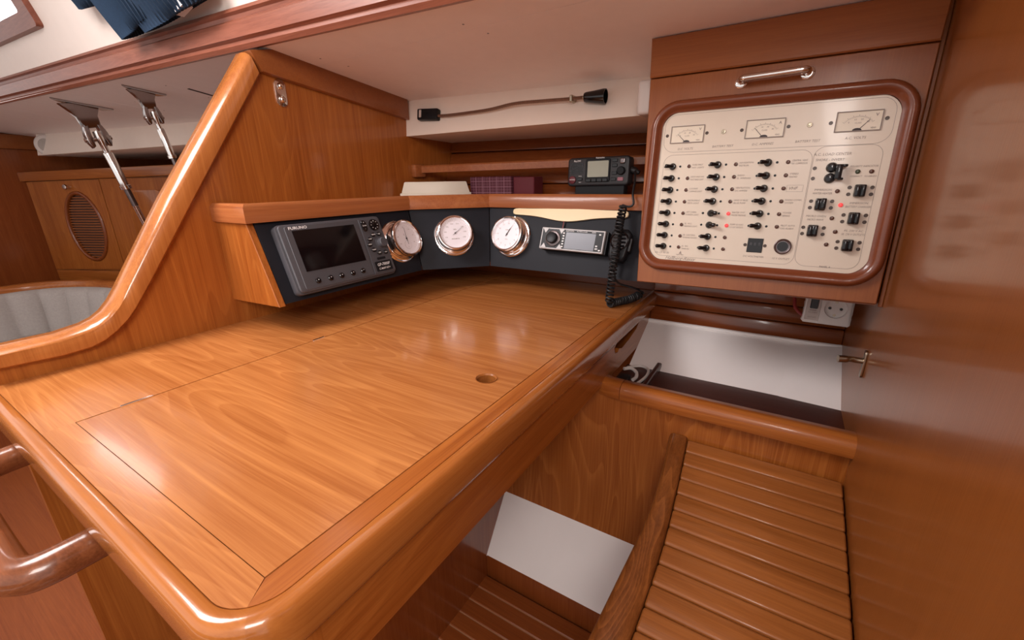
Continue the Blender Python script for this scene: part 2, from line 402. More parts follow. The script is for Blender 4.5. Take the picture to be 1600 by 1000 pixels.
for sx_, sy_ in ((0.725, 0.55), (0.775, 0.53), (0.72, 0.96), (0.78, 0.94), (0.66, 1.60), (0.70, 1.95), (0.78, 1.62), (0.80, 2.0)):
    inst('screw', scr, cg, (sx_-0.9, sy_-1.5, ceil_z(sx_)-1.30))
part('slot', MB().hexa([(0.703, 1.563, ceil_z(0.703)-0.001), (0.78, 1.574, ceil_z(0.78)-0.001), (0.78, 1.585, ceil_z(0.78)-0.001), (0.703, 1.574, ceil_z(0.703)-0.001), (0.703, 1.563, ceil_z(0.703)+0.002), (0.78, 1.574, ceil_z(0.78)+0.002), (0.78, 1.585, ceil_z(0.78)+0.002), (0.703, 1.574, ceil_z(0.703)+0.002)]), 'seam_dark', cg)
# carlin beam between side deck and cabin side
mb = MB(); rings = []
for yy in [AW-0.3+i*(3.62-AW+0.3)/24 for i in range(25)]:
    bx = beam_x(yy); bz = ceil_z(bx)+0.004*(yy-0.5)
    rings.append([(bx+0.012, yy, bz+0.02), (bx+0.012, yy, bz-0.006), (bx-0.006, yy, bz-0.010), (bx-0.012, yy, bz-0.002), (bx-0.010, yy, bz+0.006), (bx-0.018, yy, bz+0.010),
                  (bx-0.018, yy, bz+0.040), (bx-0.012, yy, bz+0.045), (bx-0.014, yy, bz+0.052), (bx-0.020, yy, bz+0.056), (bx-0.016, yy, bz+0.064), (bx+0.005, yy, bz+0.066)])
struct('trim_4', mb.sweep(rings), 'beam_Y', 'long reddish wood beam along the foot of the cabin side', smooth=40)
# cabin side with window opening
def cs(y, z, off=0.0): # point on cabin side plane
    return V(0.64-0.07*(y-0.53)-0.3*(z-1.39)+off, y, z)
csv = [(AW-0.3, 1.36), (3.62, 1.36), (3.62, 1.80), (AW-0.3, 1.80)]
WY0, WY1, WZ0, WZ1 = 1.965, 2.75, 1.533, 1.70
hole = rrect(WY0, WY1, WZ0, WZ1, 0.012, 3)
mb = MB().prism(csv, lambda y, z: cs(y, z), lambda y, z: cs(y, z, 0.03), holes=[hole])
struct('wall_cabin_side', mb, 'cream_vinyl', 'cream lined cabin side above the wood beam')
win = sgroup('window_1', (0.5, 2.3, 1.5), 'cabin window with a wood frame')
mb = MB().prism(rrect(WY0-0.062, WY1+0.06, WZ0-0.040, WZ1+0.04, 0.012, 3), lambda y, z: cs(y, z, -0.016), lambda y, z: cs(y, z, 0.002), holes=[rrect(WY0, WY1, WZ0, WZ1, 0.008, 3)])
part('window_frame', mb, 'beam_Y', win)
part('pane', MB().prism([(WY0-0.01, WZ0-0.01), (WY1+0.01, WZ0-0.01), (WY1+0.01, WZ1+0.01), (WY0-0.01, WZ1+0.01)], lambda y, z: cs(y, z, 0.018), lambda y, z: cs(y, z, 0.022)), 'glass', win)
# cream fascia box under the deck, nav side
mb = MB().sweep([[(1.045, y_, 1.186), (1.45, y_, 1.175), (1.45, y_, 1.262), (lerp(1.054, 1.140, (FW-y_)/0.83), y_, 1.292-0.007*(FW-y_)/0.83)] for y_ in [0.20+0.83*k_/24 for k_ in range(25)]])
struct('trim_5', mb, 'fascia_cream', 'cream fascia box under the deck carrying the flexible lamp')
# coachroof over the cabin with an open deck hatch
rf = MB().prism([(-1.5, -1.2), (0.53, -1.2), (0.47, 3.62), (-1.5, 3.62)], lambda x, y: (x, y, 1.80-0.03*x), lambda x, y: (x, y, 1.84-0.03*x), holes=[[(-0.47, 0.83), (0.17, 0.83), (0.17, 1.47), (-0.47, 1.47)]])
struct('ceiling_coachroof', rf, 'headliner', 'cream coachroof lining with an open hatch over the cabin')
# upper hull planking behind instrument shelf
def hullx(y): return 1.262+(FW-y)*0.13
wo = sgroup('wall_outboard', (1.3, 0.6, 0.95), 'hull planking behind the instrument shelf')
for z0, z1, pr in ((0.99, 1.040, 0.0), (1.042, 1.092, 0.004), (1.094, 1.144, 0.0), (1.146, 1.196, 0.005)):
    e = 0.10
    f = lambda yy, zz_: hullx(yy)+(zz_-1.17)*0.35-pr
    mb = MB().hexa([(f(0.15, z0), 0.15, z0), (f(0.15, z0)+e, 0.15, z0), (f(FW, z0)+e, FW, z0), (f(FW, z0), FW, z0), (f(0.15, z1), 0.15, z1), (f(0.15, z1)+e, 0.15, z1), (f(FW, z1)+e, FW, z1), (f(FW, z1), FW, z1)], bevel=0.004)
    part('plank', mb, 'mahogany_Y', wo)
fb_ = lambda yy, zz_: hullx(yy)+(zz_-1.17)*0.35+0.02
part('backing', MB().hexa([(fb_(0.262, 0.985), 0.262, 0.985), (fb_(0.262, 0.985)+0.05, 0.262, 0.985), (fb_(FW, 0.985)+0.05, FW, 0.985), (fb_(FW, 0.985), FW, 0.985), (fb_(0.262, 1.2), 0.262, 1.2), (fb_(0.262, 1.2)+0.05, 0.262, 1.2), (fb_(FW, 1.2)+0.05, FW, 1.2), (fb_(FW, 1.2), FW, 1.2)]), 'mahogany_Y', wo)
# lower hull planking and white liner behind the seat
wl = sgroup('wall_outboard_lower', (1.17, 0.05, 0.68), 'hull planking and white liner outboard of the seat')
z0 = 0.676
for z1 in (0.716, 0.756, 0.796, 0.86):
    f = lambda zz_: 1.172+(zz_-0.676)*0.18
    part('plank', MB().hexa([(f(z0), AW, z0+0.001), (f(z0)+0.03, AW, z0+0.001), (f(z0)+0.03, 0.278, z0+0.001), (f(z0), 0.278, z0+0.001), (f(z1), AW, z1-0.001), (f(z1)+0.03, AW, z1-0.001), (f(z1)+0.03, 0.278, z1-0.001), (f(z1), 0.278, z1-0.001)], bevel=0.003), 'mahogany_Y', wl)
    z0 = z1
part('backing', MB().box(1.20, 1.21, AW, 0.278, 0.60, 0.86), 'mahogany_Y', wl)
mb = MB().hexa([(0.995, -0.045, 0.595), (1.02, -0.045, 0.585), (1.02, 0.279, 0.585), (0.995, 0.279, 0.595), (1.175, -0.065, 0.677), (1.20, -0.065, 0.667), (1.20, 0.279, 0.667), (1.175, 0.279, 0.677)])
part('liner', mb, 'white_paint', wl)
mb = MB().hexa([(0.988, AW, 0.595), (1.02, AW, 0.58), (1.02, -0.045, 0.58), (0.995, -0.045, 0.595), (1.168, AW, 0.684), (1.20, AW, 0.67), (1.20, -0.065, 0.67), (1.175, -0.065, 0.677)])
part('liner', mb, 'white_paint', wl)
part('edge_roll', MB().tube([(1.168, 0.28, 0.674), (1.168, 0.05, 0.675), (1.167, AW, 0.678)], 0.006, 8), 'white_paint', wl)
struct('wall_hull', MB().hexa([(1.212, AW-0.02, 0.0), (1.5, AW-0.02, 0.0), (1.5, FW+0.02, 0.0), (1.212, FW+0.02, 0.0), (1.212, AW-0.02, 0.97), (1.5, AW-0.02, 0.97), (1.5, FW+0.02, 0.97), (1.212, FW+0.02, 0.97)]), 'mahogany_Y', 'wood lined hull side outboard of table and seat')
# panel under the seat-side ledge, white footwell liner, footwell forward wall
struct('wall_footwell_outboard', MB().box(0.82, 0.835, AW, 0.56, 0.225, 0.612), 'panel_teak', 'teak panel below the ledge beside the seat')
mb = MB().hexa([(0.722, AW, 0.088), (0.735, AW, 0.075), (0.735, 0.545, 0.075), (0.722, 0.545, 0.088), (0.826, AW, 0.238), (0.84, AW, 0.228), (0.84, 0.545, 0.228), (0.826, 0.545, 0.238)])
struct('wall_footwell_liner', mb, 'white_paint', 'white painted sloping footwell liner')
struct('trim_6', MB().box(0.722, 0.74, AW, 0.545, 0.01, 0.090, bevel=0.002), 'footwell_wood', 'dark riser board between white liner and sole')
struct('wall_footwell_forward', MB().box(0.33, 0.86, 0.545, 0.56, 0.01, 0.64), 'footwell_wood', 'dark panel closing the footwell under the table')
struct('wall_port_blocker', MB().box(-1.5, -1.48, -1.2, 3.6, 0.0, 0.55), 'mahogany_Z', 'unseen low wood wall added on the opposite side to block fill light')  # unseen, added to keep low sky light out of the footwell
# saloon beyond the bulkhead
struct('wall_saloon_forward', MB().box(-1.2, 1.5, 3.60, 3.62, 0.0, 1.36), 'mahogany_Z', 'wood bulkhead at the far end of the saloon')
struct('trim_7', MB().hexa([(-1.2, 3.575, 1.285), (0.785, 3.575, 1.248), (0.785, 3.602, 1.248), (-1.2, 3.602, 1.285), (-1.2, 3.575, 1.345), (0.785, 3.575, 1.322), (0.785, 3.602, 1.322), (-1.2, 3.602, 1.345)], bevel=0.004), 'cabinet_Y', 'dark moulding on top of the far saloon bulkhead')
mb = MB().hexa([(0.734, 3.42, 1.212), (1.45, 3.55, 1.212), (1.45, 1.052, 1.20), (1.10, 1.052, 1.215), (0.764, 3.46, 1.335), (1.45, 3.55, 1.28), (1.45, 1.052, 1.27), (1.08, 1.052, 1.285)], bevel=0.004)
struct('trim_8', mb, 'fascia_cream', 'cream fascia under the deck in the saloon')
struct('wall_saloon_side', MB().hexa([(1.46, 1.055, 0.0), (1.49, 1.055, 0.0), (1.49, 3.6, 0.0), (1.46, 3.6, 0.0), (1.46, 1.055, 1.30), (1.49, 1.055, 1.30), (1.49, 3.6, 1.30), (1.46, 3.6, 1.30)]), 'mahogany_Y', 'dark hull side behind the saloon cabinet')
# ================================================================== CHART TABLE
tb = thing('chart_table', 'large varnished teak chart table with a hinged lid and rounded corner', 'table', (0.6, 0.65, 0.63))
part('carcass', slab(MB(), [(0.112, 0.30), (1.2, 0.30), (1.2, FW), (0.112, FW)], 0.715, TT-0.0118, holes=[circ(0.505, 0.367, 0.0165, 28)]), 'footwell_wood', tb)
LX0, LX1, LY0, LY1 = 0.1165, 0.880, 0.3125, 0.768
# lid with finger hole
lid = part('lid', slab(MB(), [(LX0, LY0), (LX1, LY0), (LX1, LY1), (LX0, LY1)], TT-0.012, TT+0.0001, holes=[circ(0.505, 0.367, 0.0165, 28)]), 'teak_top', tb)
part('hole_rim', MB().lathe([(0.0150, -0.035), (0.0150, -0.001), (0.0168, 0.0014), (0.0178, 0.0014), (0.0160, -0.001), (0.0160, -0.035)], o=(0.505, 0.367, TT), seg=28, cap=False), 'seat_teak', lid)
for hx0, hx1 in ((0.164, 0.203), (0.470, 0.496)):
    part('hinge', MB().box(hx0, hx1, LY1-0.0012, LY1+0.0032, TT-0.004, TT+0.0018, bevel=0.0004, seg=1), 'nickel', lid)
g = 0.0008
part('rear_panel', MB().box(0.0835, 1.205, LY1+0.0026, FW, TT-0.012, TT), 'teak_top', tb)
# end strip follows the rounded corner
R0 = 0.040
cx, cy = 0.0835+R0, 0.2865+R0
arc = [(cx+R0*math.cos(math.radians(a)), cy+R0*math.sin(math.radians(a))) for a in range(180, 271, 9)]
part('end_border', slab(MB(), [(LX0-g, LY1+0.0026)]+[(0.0835, LY1+0.0026)]+arc[:6]+[(LX0-g, LY0-0.0005)], TT-0.012, TT), 'teak_top', tb)
part('front_border', slab(MB(), [(LX0-g, LY0-0.0016)]+arc[5:]+[(0.905, 0.2865), (0.905, LY0-0.0016)], TT-0.012, TT), 'teak_X', tb)
part('outboard_panel', MB().box(LX1+0.002, 1.205, 0.2865, LY1-g, TT-0.012, TT-0.0001), 'teak_top', tb)
# rounded nosing swept around end, corner and front
R1 = R0+0.0185
path = [(0.0835, FW, -1, 0), (0.0835, 0.9, -1, 0), (0.0835, 0.7, -1, 0), (0.0835, 0.5, -1, 0)]
for a in range(180, 271, 6):
    c, s_ = math.cos(math.radians(a)), math.sin(math.radians(a)); path.append((cx+R0*c, cy+R0*s_, c, s_))
for xx in (0.3, 0.5, 0.7, 0.9, 1.05, 1.205): path.append((xx, 0.2865, 0, -1))
pr = [(0.0001, TT-0.0012), (0.0008, TT-0.0001), (0.0018, TT+0.0006), (0.010, TT+0.0006), (0.0135, TT-0.0008), (0.0165, TT-0.0040), (0.0182, TT-0.0085), (0.0187, TT-0.015), (0.0187, TT-0.034), (0.0175, TT-0.0395), (0.0145, TT-0.0425), (-0.008, TT-0.043), (-0.008, TT-0.012), (0.0, TT-0.012)]
wood('teak_nose', 'X', (0.36, 0.098, 0.016), (0.68, 0.25, 0.058), rough=0.2, coat=0.6, fig=0.4, contrast=0.7)
wood('teak_nose_end', 'Y', (0.36, 0.098, 0.016), (0.68, 0.25, 0.058), rough=0.2, coat=0.6, fig=0.4, contrast=0.7)
for p0_, p1_, mt_ in ((0, 13, 'teak_nose_end'), (12, len(path), 'teak_nose')):
    part('nosing', MB().sweep([[(px+nx*d, py+ny*d, z) for d, z in pr] for px, py, nx, ny in path[p0_:p1_]]), mt_, tb, smooth=40)

# apron: end and front with a slot
AY = 0.279
slot = [(0.876, 0.690), (0.882, 0.676), (0.900, 0.672), (0.912, 0.678), (0.930, 0.672), (0.985, 0.676), (1.045, 0.686), (1.062, 0.696), (1.060, 0.708), (0.905, 0.708)]
ap = part('apron', MB().prism([(0.135, 0.628), (1.19, 0.628), (1.19, 0.712), (0.135, 0.712)], lambda x, z: (x, AY, z), lambda x, z: (x, AY+0.02, z), holes=[slot]), 'teak_X', tb)
part('slot_lining', MB().box(0.82, 1.12, AY+0.110, AY+0.115, 0.636, 0.717), 'footwell_wood', ap)
mb = MB(); rings = []
for a in range(180, 271, 10):
    c, s_ = math.cos(math.radians(a)), math.sin(math.radians(a)); rings.append([(0.135+(0.135-0.092)*c*r, AY+0.043+0.043*s_*r, z) for r, z in ((1, 0.628), (1, 0.712), (0.6, 0.712), (0.6, 0.628))])
part('apron_corner', mb.sweep(rings), 'teak_Z', tb, smooth=40)
part('end_apron', MB().box(0.092, 0.110, AY+0.043, FW, 0.628, 0.712), 'teak_Y', tb)
part('under_board', MB().box(0.110, 1.19, AY+0.02, FW, 0.628, 0.640), 'footwell_wood', tb)
# grab handle
hp = [(0.098, 0.58, 0.685)]+[(0.055, 0.58, 0.685), (0.032, 0.583, 0.684), (0.018, 0.592, 0.683), (0.010, 0.610, 0.683)]+[(0.008, 0.66, 0.683), (0.008, 0.80, 0.683), (0.010, 0.850, 0.683), (0.018, 0.870, 0.683), (0.034, 0.882, 0.684), (0.060, 0.885, 0.685), (0.098, 0.885, 0.685)]
part('grab_handle', MB().tube(smooth_path(hp, 5), 0.0185, 14), 'handle_wood', tb, smooth=60)
# ================================================================== INSTRUMENT CONSOLE
co = thing('instrument_console', 'black three-sided instrument console with a teak shelf edge in the corner', 'console', (0.9, 0.9, 0.81))
ZB, ZT = 0.815, 0.981
LB = [(0.472, 0.850), (0.877, 0.846), (1.018, 0.711), (1.020, 0.262)]
LT = [(0.472, 0.910), (0.901, 0.906), (1.077, 0.749), (1.079, 0.262)]
for i in range(3):
    (bx0, by0), (bx1, by1), (tx0, ty0), (tx1, ty1) = LB[i], LB[i+1], LT[i], LT[i+1]
    d = V(bx1-bx0, by1-by0, 0).normalized(); nb = V(-d.y, d.x, 0)*0.012
    if nb.dot(V(1.2, 1.0, 0)-V(bx0, by0, 0)) < 0: nb = -nb
    e = d*0.0012
    part('instrument_board', MB().hexa([(bx0+e.x, by0+e.y, ZB), (bx1-e.x, by1-e.y, ZB), (bx1+nb.x, by1+nb.y, ZB), (bx0+nb.x, by0+nb.y, ZB), (tx0+e.x, ty0+e.y, ZT), (tx1-e.x, ty1-e.y, ZT), (tx1+nb.x, ty1+nb.y, ZT), (tx0+nb.x, ty0+nb.y, ZT)]), 'console_black', co)
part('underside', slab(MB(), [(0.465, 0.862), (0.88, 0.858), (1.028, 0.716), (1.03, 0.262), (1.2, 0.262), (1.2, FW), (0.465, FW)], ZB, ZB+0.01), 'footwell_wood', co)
part('end_panel', MB().prism([(0.915, 0.985), (0.846, 0.812), (FW, 0.805), (FW, 0.985)], lambda y, z: (0.458, y, z), lambda y, z: (0.4725, y, z), bevel=0.0012, seg=1), 'teak_Z', co)
part('shelf_board', slab(MB(), [(0.47, 0.912), (0.90, 0.908), (1.076, 0.75), (1.078, 0.262), (1.36, 0.262), (1.28, FW), (0.47, FW)], 0.985, 1.0), 'teak_X', co)
E0 = [(0.452, FW), (0.452, 0.898), (0.897, 0.894), (1.068, 0.743), (1.070, 0.262)]
def edge_piece(a, b, na, nb_, mat):
    w = 0.022
    pts = []
    prof = [(0.0, 0.978), (0.0, 1.008), (0.006, 1.0155), (w, 1.0155), (w, 0.978)]
    part('shelf_edge', MB().sweep([[(p[0]+n[0]*d, p[1]+n[1]*d, z) for d, z in prof] for p, n in ((a, na), (b, nb_))]), mat, co, smooth=50)
def bis(p, q, r): # inward miter at q
    d1 = V(q[0]-p[0], q[1]-p[1]).normalized(); d2 = V(r[0]-q[0], r[1]-q[1]).normalized()
    n1 = V(-d1.y, d1.x); n2 = V(-d2.y, d2.x); m = (n1+n2).normalized(); m = m/m.dot(n1); return (m.x, m.y)
N0 = (1, 0)
ns = [(1, 0)]+[bis(E0[i-1], E0[i], E0[i+1]) for i in (1, 2, 3)]+[(1, 0)]
for a in 'XY': wood('edge_'+a, a, (0.32, 0.080, 0.022), (0.63, 0.225, 0.075), rough=0.3, coat=0.3, fig=0.5)
for i, m_ in enumerate(('edge_Y', 'edge_X', 'edge_Y', 'edge_Y')): edge_piece(E0[i], E0[i+1], ns[i], ns[i+1], m_)
# facet frames: x right, y up the board, z out of the board
FL = frame((0.472, 0.850, ZB), (1, 0, 0), (0, 0.060, 0.166))
FM = frame((0.877, 0.846, ZB), (0.141, -0.135, 0), (0.0417, 0.0495, 0.166))
FR = frame((1.019, 0.711, ZB), (0, -1, 0), (0.0585, 0, 0.166))
def at(F, x, y, z=0.0, rz=0.0): return F @ Matrix.Translation((x, y, z)) @ Matrix.Rotation(rz, 4, 'Z')
# ------------------------------------------------------------------ chart plotter
cp = thing('chartplotter', 'grey chartplotter with a dark screen mounted on the instrument console', 'chartplotter', M=at(FL, 0.0265, 0.008, 0))
PW, PH, PD = 0.272, 0.151, 0.024
part('housing', slab(MB(), rrect(0, PW, 0, PH, 0.010, 4), 0.0, PD-0.006, bevel=0.002), 'plotter_grey', cp, local=True)
part('bezel', slab(MB(), rrect(0.003, PW-0.002, 0.003, PH-0.002, 0.009, 4), PD-0.006, PD, bevel=0.005, seg=3, holes=()), 'plotter_grey', cp, local=True)
part('front_plate', slab(MB(), rrect(0.016, 0.198, 0.007, PH-0.006, 0.005, 3), PD-0.001, PD+0.0012, bevel=0.001, seg=1, holes=()), 'plotter_grey', cp, local=True)
part('key_plate', slab(MB(), [(0.200, 0.008), (PW-0.006, 0.008), (PW-0.006, PH-0.007), (0.204, PH-0.007), (0.203, 0.05)], PD-0.001, PD+0.0018, bevel=0.001, seg=1), 'plotter_grey', cp, local=True)
part('screen', slab(MB(), [(0.030, 0.045), (0.187, 0.045), (0.187, 0.134), (0.030, 0.134)], PD+0.0005, PD+0.0022), 'screen_black', cp, local=True)
bt = mesh_of('button', MB().lathe([(0.0062, 0), (0.0062, 0.0022), (0.0045, 0.0038), (0, 0.0042)], seg=16), 'black_gloss')
for xx in (0.048, 0.079, 0.108, 0.139, 0.168): inst('soft_key', bt, cp, (xx, 0.022, PD+0.001))
def oval_key(w, h): return mesh_of('key', slab(MB(), rrect(-w/2, w/2, -h/2, h/2, min(w, h)/2*0.98, 5), 0, 0.003, bevel=0.001, seg=1), 'black_gloss')
ok = oval_key(0.014, 0.0095)
KX = 0.0
for xx, yy in ((0.232, 0.103), (0.250, 0.103), (0.218, 0.093), (0.212, 0.080), (0.219, 0.066), (0.233, 0.057), (0.252, 0.056)): inst('key', ok, cp, (xx, yy, PD+0.0018))
part('rocker_key', slab(MB(), rrect(0.208, 0.2215, 0.113, 0.141, 0.0065, 5), PD+0.0015, PD+0.0045, bevel=0.001, seg=1), 'black_gloss', cp, local=True)
part('cursor_pad', MB().lathe([(0.0148, 0), (0.0148, 0.002), (0.010, 0.0035), (0, 0.003)], o=(0.245, 0.127, PD+0.0015), seg=24), 'black_gloss', cp, local=True)
part('rotary_knob', MB().lathe([(0.016, 0), (0.0155, 0.002), (0.0125, 0.0025), (0.0118, 0.013), (0.0105, 0.0145), (0, 0.0145)], o=(0.248, 0.080, PD+0.0015), seg=24), 'plotter_grey', cp, local=True)
part('badge', slab(MB(), rrect(0.208, 0.2585, 0.011, 0.036, 0.002, 2), PD+0.001, PD+0.003), 'black_plastic', cp, local=True)
part('card_slot', slab(MB(), rrect(0.220, 0.246, 0.040, 0.046, 0.001, 2), PD+0.001, PD+0.0026), 'black_plastic', cp, local=True)
mb = MB(); zt = PD+0.0033
mb.text('FURUNO', 0.0085, 0.024, 0.1395, PD+0.0016, 'LEFT', sx=1.25, bold=0.02)
mb.text('GP-7000F', 0.0098, 0.233, 0.0275, zt, bold=0.01, shear=0.2); mb.text('C-MAP NT+', 0.0068, 0.233, 0.0172, zt, bold=0.01, shear=0.2)
for xx in (0.048, 0.079, 0.108, 0.139, 0.168): slab(mb, circ(xx, 0.0235, 0.0010, 8), PD+0.0048, PD+0.0053)
for a in range(8):
    c, s_ = math.cos(a*PI/4), math.sin(a*PI/4)
    slab(mb, [(0.245+0.0088*c+0.0011*s_, 0.127+0.0088*s_-0.0011*c), (0.245+0.0112*c, 0.127+0.0112*s_), (0.245+0.0088*c-0.0011*s_, 0.127+0.0088*s_+0.0011*c)], PD+0.0046, PD+0.0052)
for xx, yy, t_ in ((0.232, 0.103, 'MENU'), (0.250, 0.103, 'ESC'), (0.218, 0.093, 'DISP'), (0.212, 0.080, 'MOB'), (0.219, 0.066, 'GAIN'), (0.233, 0.057, 'ENT'), (0.252, 0.056, 'CLR')): mb.text(t_, 0.0042, xx, yy, PD+0.0052, bold=0.02)
mb.text('+', 0.007, 0.2147, 0.135, PD+0.005); mb.text('ZOOM', 0.0038, 0.2147, 0.1272, PD+0.005, bold=0.02); mb.text('-', 0.007, 0.2147, 0.1195, PD+0.005)
part('lettering', mb, 'print_white', cp, local=True, kind='stuff')
# ------------------------------------------------------------------ round brass instruments
def gauge(name, label, F, x, y, kind):
    t = thing(name, label, 'gauge', M=at(F, x, y, 0) @ Matrix.Scale(0.95, 4), group=None)
    part('flange', MB().lathe([(0.061, 0), (0.061, 0.003), (0.0585, 0.006), (0.0555, 0.0065), (0.0555, 0.008), (0.053, 0.010), (0.0515, 0.011)], seg=48), 'nickel', t, local=True)
    part('case', MB().lathe([(0.0515, 0.010), (0.0500, 0.012), (0.0495, 0.030), (0.0505, 0.032), (0.0525, 0.034), (0.0530, 0.037), (0.0515, 0.0405), (0.0480, 0.0420), (0.0450, 0.0410), (0.0435, 0.0370), (0.0430, 0.0330)], seg=48, cap=False), 'nickel', t, local=True)
    d = part('dial', MB().lathe([(0.0440, 0.030), (0.0440, 0.0335), (0, 0.0335)], seg=40), 'dial_white', t, local=True)
    zf = 0.0338; mb = MB()
    def tick(a, r0, r1, w):
        c, s_ = math.sin(a), math.cos(a)
        v = [mb.bm.verts.new((r0*c+w*s_, r0*s_-w*c, zf)), mb.bm.verts.new((r1*c+w*s_, r1*s_-w*c, zf)), mb.bm.verts.new((r1*c-w*s_, r1*s_+w*c, zf)), mb.bm.verts.new((r0*c-w*s_, r0*s_+w*c, zf))]; mb.bm.faces.new(v)
    if kind == 'clock':
        for k in range(12): a = 2*PI*k/12; tick(a, 0.037, 0.040, 0.0005); mb.text(str(k or 12), 0.0068, 0.0320*math.sin(a), 0.0320*math.cos(a), zf)
        mb.text('QUARTZ', 0.0040, 0, 0.013, zf, bold=0.01); mb.text('MADE', 0.003, 0, -0.015, zf)
        hands = ((2*PI*0.083, 0.030, 0.0009, 0.0), (2*PI*0.075, 0.020, 0.0013, 0.0005))
    elif kind == 'barometer':
        for k in range(33): a = math.radians(-130+260*k/32); tick(a, 0.0375, 0.040 if k % 4 else 0.0345, 0.0003)
        for k, s in enumerate(('970', '980', '990', '1000', '1010', '1020', '1030', '1040')):
            a = math.radians(-115+230*k/7); mb.text(s, 0.0048, 0.0290*math.sin(a), 0.0290*math.cos(a), zf)
        mb.text('hPa', 0.006, 0, 0.011, zf, bold=0.01); mb.text('BAROMETER', 0.0042, 0, -0.017, zf, bold=0.01)
        hands = ((math.radians(52), 0.031, 0.0006, 0.0), (math.radians(232), 0.010, 0.0009, 0.0))
    else:
        for k in range(25): a = math.radians(-140+280*k/24); tick(a, 0.036, 0.0385 if k % 4 else 0.034, 0.0003)
        for k, s in enumerate(('-20', '-10', '0', '10', '20', '30', '40')):
            a = math.radians(-120+240*k/6); mb.text(s, 0.0050, 0.0295*math.sin(a), 0.0295*math.cos(a)+0.002, zf)
        mb.text('C', 0.007, -0.004, 0.011, zf, bold=0.01)
        for k in range(24): a = 2*PI*k/24; c, s_ = math.sin(a), math.cos(a); mb.sweep([[(0.0112*c, -0.018+0.0112*s_, zf)], ], cap=False) if False else None
        mb.lathe([(0.0122, zf), (0.0118, zf+0.0002)], o=(0.0, -0.018, 0), seg=24, cap=False)
        mb.text('%', 0.005, 0, -0.024, zf)
        hands = ((math.radians(4), 0.030, 0.0007, 0.0), (math.radians(176), 0.017, 0.0010, 0.0003))
    part('scale', mb, 'print_grey', d, local=True)
    hb = MB()
    for a, ln, w, dz in hands:
        c, s_ = math.sin(a), math.cos(a); zh = zf+0.0012+dz
        slab(hb, [(-0.006*c+w*s_, -0.006*s_-w*c), (ln*c+w*0.3*s_, ln*s_-w*0.3*c), (ln*c-w*0.3*s_, ln*s_+w*0.3*c), (-0.006*c-w*s_, -0.006*s_+w*c)], zh, zh+0.0004)
    hb.lathe([(0.0022, zf), (0.0022, zf+0.0024), (0, zf+0.0024)], seg=12)
    part('hand', hb, 'print_dark', d, local=True)
    sc = mesh_of('screw', MB().lathe([(0.0026, 0), (0.0024, 0.0012), (0, 0.0014)], seg=10), 'steel')
    for k in range(3): a = math.radians(90+120*k); inst('screw', sc, t, (0.0582*math.cos(a), 0.0582*math.sin(a), 0.0055))
    return t
gauge('hygrometer', 'round nickel thermometer hygrometer beside the grey chartplotter', FL, 0.3575, 0.088, 'hygro')
gauge('barometer', 'round nickel barometer on the middle console face between two gauges', FM, 0.0985, 0.093, 'barometer')
gauge('ship_clock', 'round nickel ship clock near the cream plate above the stereo', FR, 0.060, 0.089, 'clock')
# ------------------------------------------------------------------ car stereo
st = thing('car_stereo', 'silver framed car stereo with screen mounted on the console', 'stereo', M=at(FR, 0.166, 0.058, 0, math.radians(-1.0)))
SW, SH, SD = 0.176, 0.0565, 0.030
part('body', MB().box(0.004, SW+0.006, -0.001, SH, 0, SD-0.008, bevel=0.001, seg=1), 'black_plastic', st, local=True)
part('faceplate', slab(MB(), rrect(0, SW, 0, SH, 0.0015, 2), SD-0.010, SD, bevel=0.0012, seg=1), 'silver_plastic', st, local=True)
part('fascia', slab(MB(), [(0.0035, 0.0035), (SW-0.0035, 0.0035), (SW-0.0035, SH-0.0035), (0.0035, SH-0.0035)], SD-0.001, SD+0.0006), 'black_plastic', st, local=True)
part('screen', slab(MB(), [(0.072, 0.0045), (0.153, 0.0045), (0.153, SH-0.0095), (0.072, SH-0.0095)], SD, SD+0.0012), 'stereo_screen', st, local=True)
kb = part('volume_knob', MB().lathe([(0.0205, 0), (0.0205, 0.003), (0.018, 0.004)], o=(0.037, SH/2, SD), seg=32), 'dark_steel', st, local=True)
part('knob_cap', MB().lathe([(0.0150, 0.003), (0.0145, 0.013), (0.0125, 0.0145), (0.0075, 0.0135), (0, 0.0135)], o=(0.037, SH/2, SD), seg=32), 'black_plastic', kb, local=True)
sb = mesh_of('button', slab(MB(), rrect(-0.0025, 0.0025, -0.0016, 0.0016, 0.0006, 2), 0, 0.0012), 'print_white')
for xx, yy in ((0.066, 0.044), (0.066, 0.037), (0.066, 0.030), (0.066, 0.023), (0.066, 0.016), (0.066, 0.009), (0.164, 0.046), (0.159, 0.017), (0.168, 0.007)): inst('button', sb, st, (xx, yy, SD+0.0006))
cbm = mesh_of('corner_button', slab(MB(), [(-0.0085, -0.0055), (0.0085, -0.0055), (0, 0.0075)], 0, 0.001), 'silver_plastic')
for xx, yy, ra in ((0.0125, SH-0.0075, PI), (0.0585, SH-0.0075, PI), (0.0125, 0.0075, 0), (0.0585, 0.0075, 0)): inst('corner_button', cbm, st, (xx, yy, SD+0.0005), ra)
mb = MB(); mb.text('BLUETOOTH', 0.0038, 0.082, SH-0.0062, SD+0.0014, bold=0.02); mb.text('MULTIMEDIA PLAYER', 0.0030, 0.115, SH-0.0062, SD+0.0014, bold=0.01); mb.text('4x50W', 0.0036, 0.147, SH-0.0062, SD+0.0014, bold=0.02); mb.text('SD', 0.006, 0.1595, 0.010, SD+0.0014, bold=0.03)
part('lettering', mb, 'print_white', st, local=True, kind='stuff')
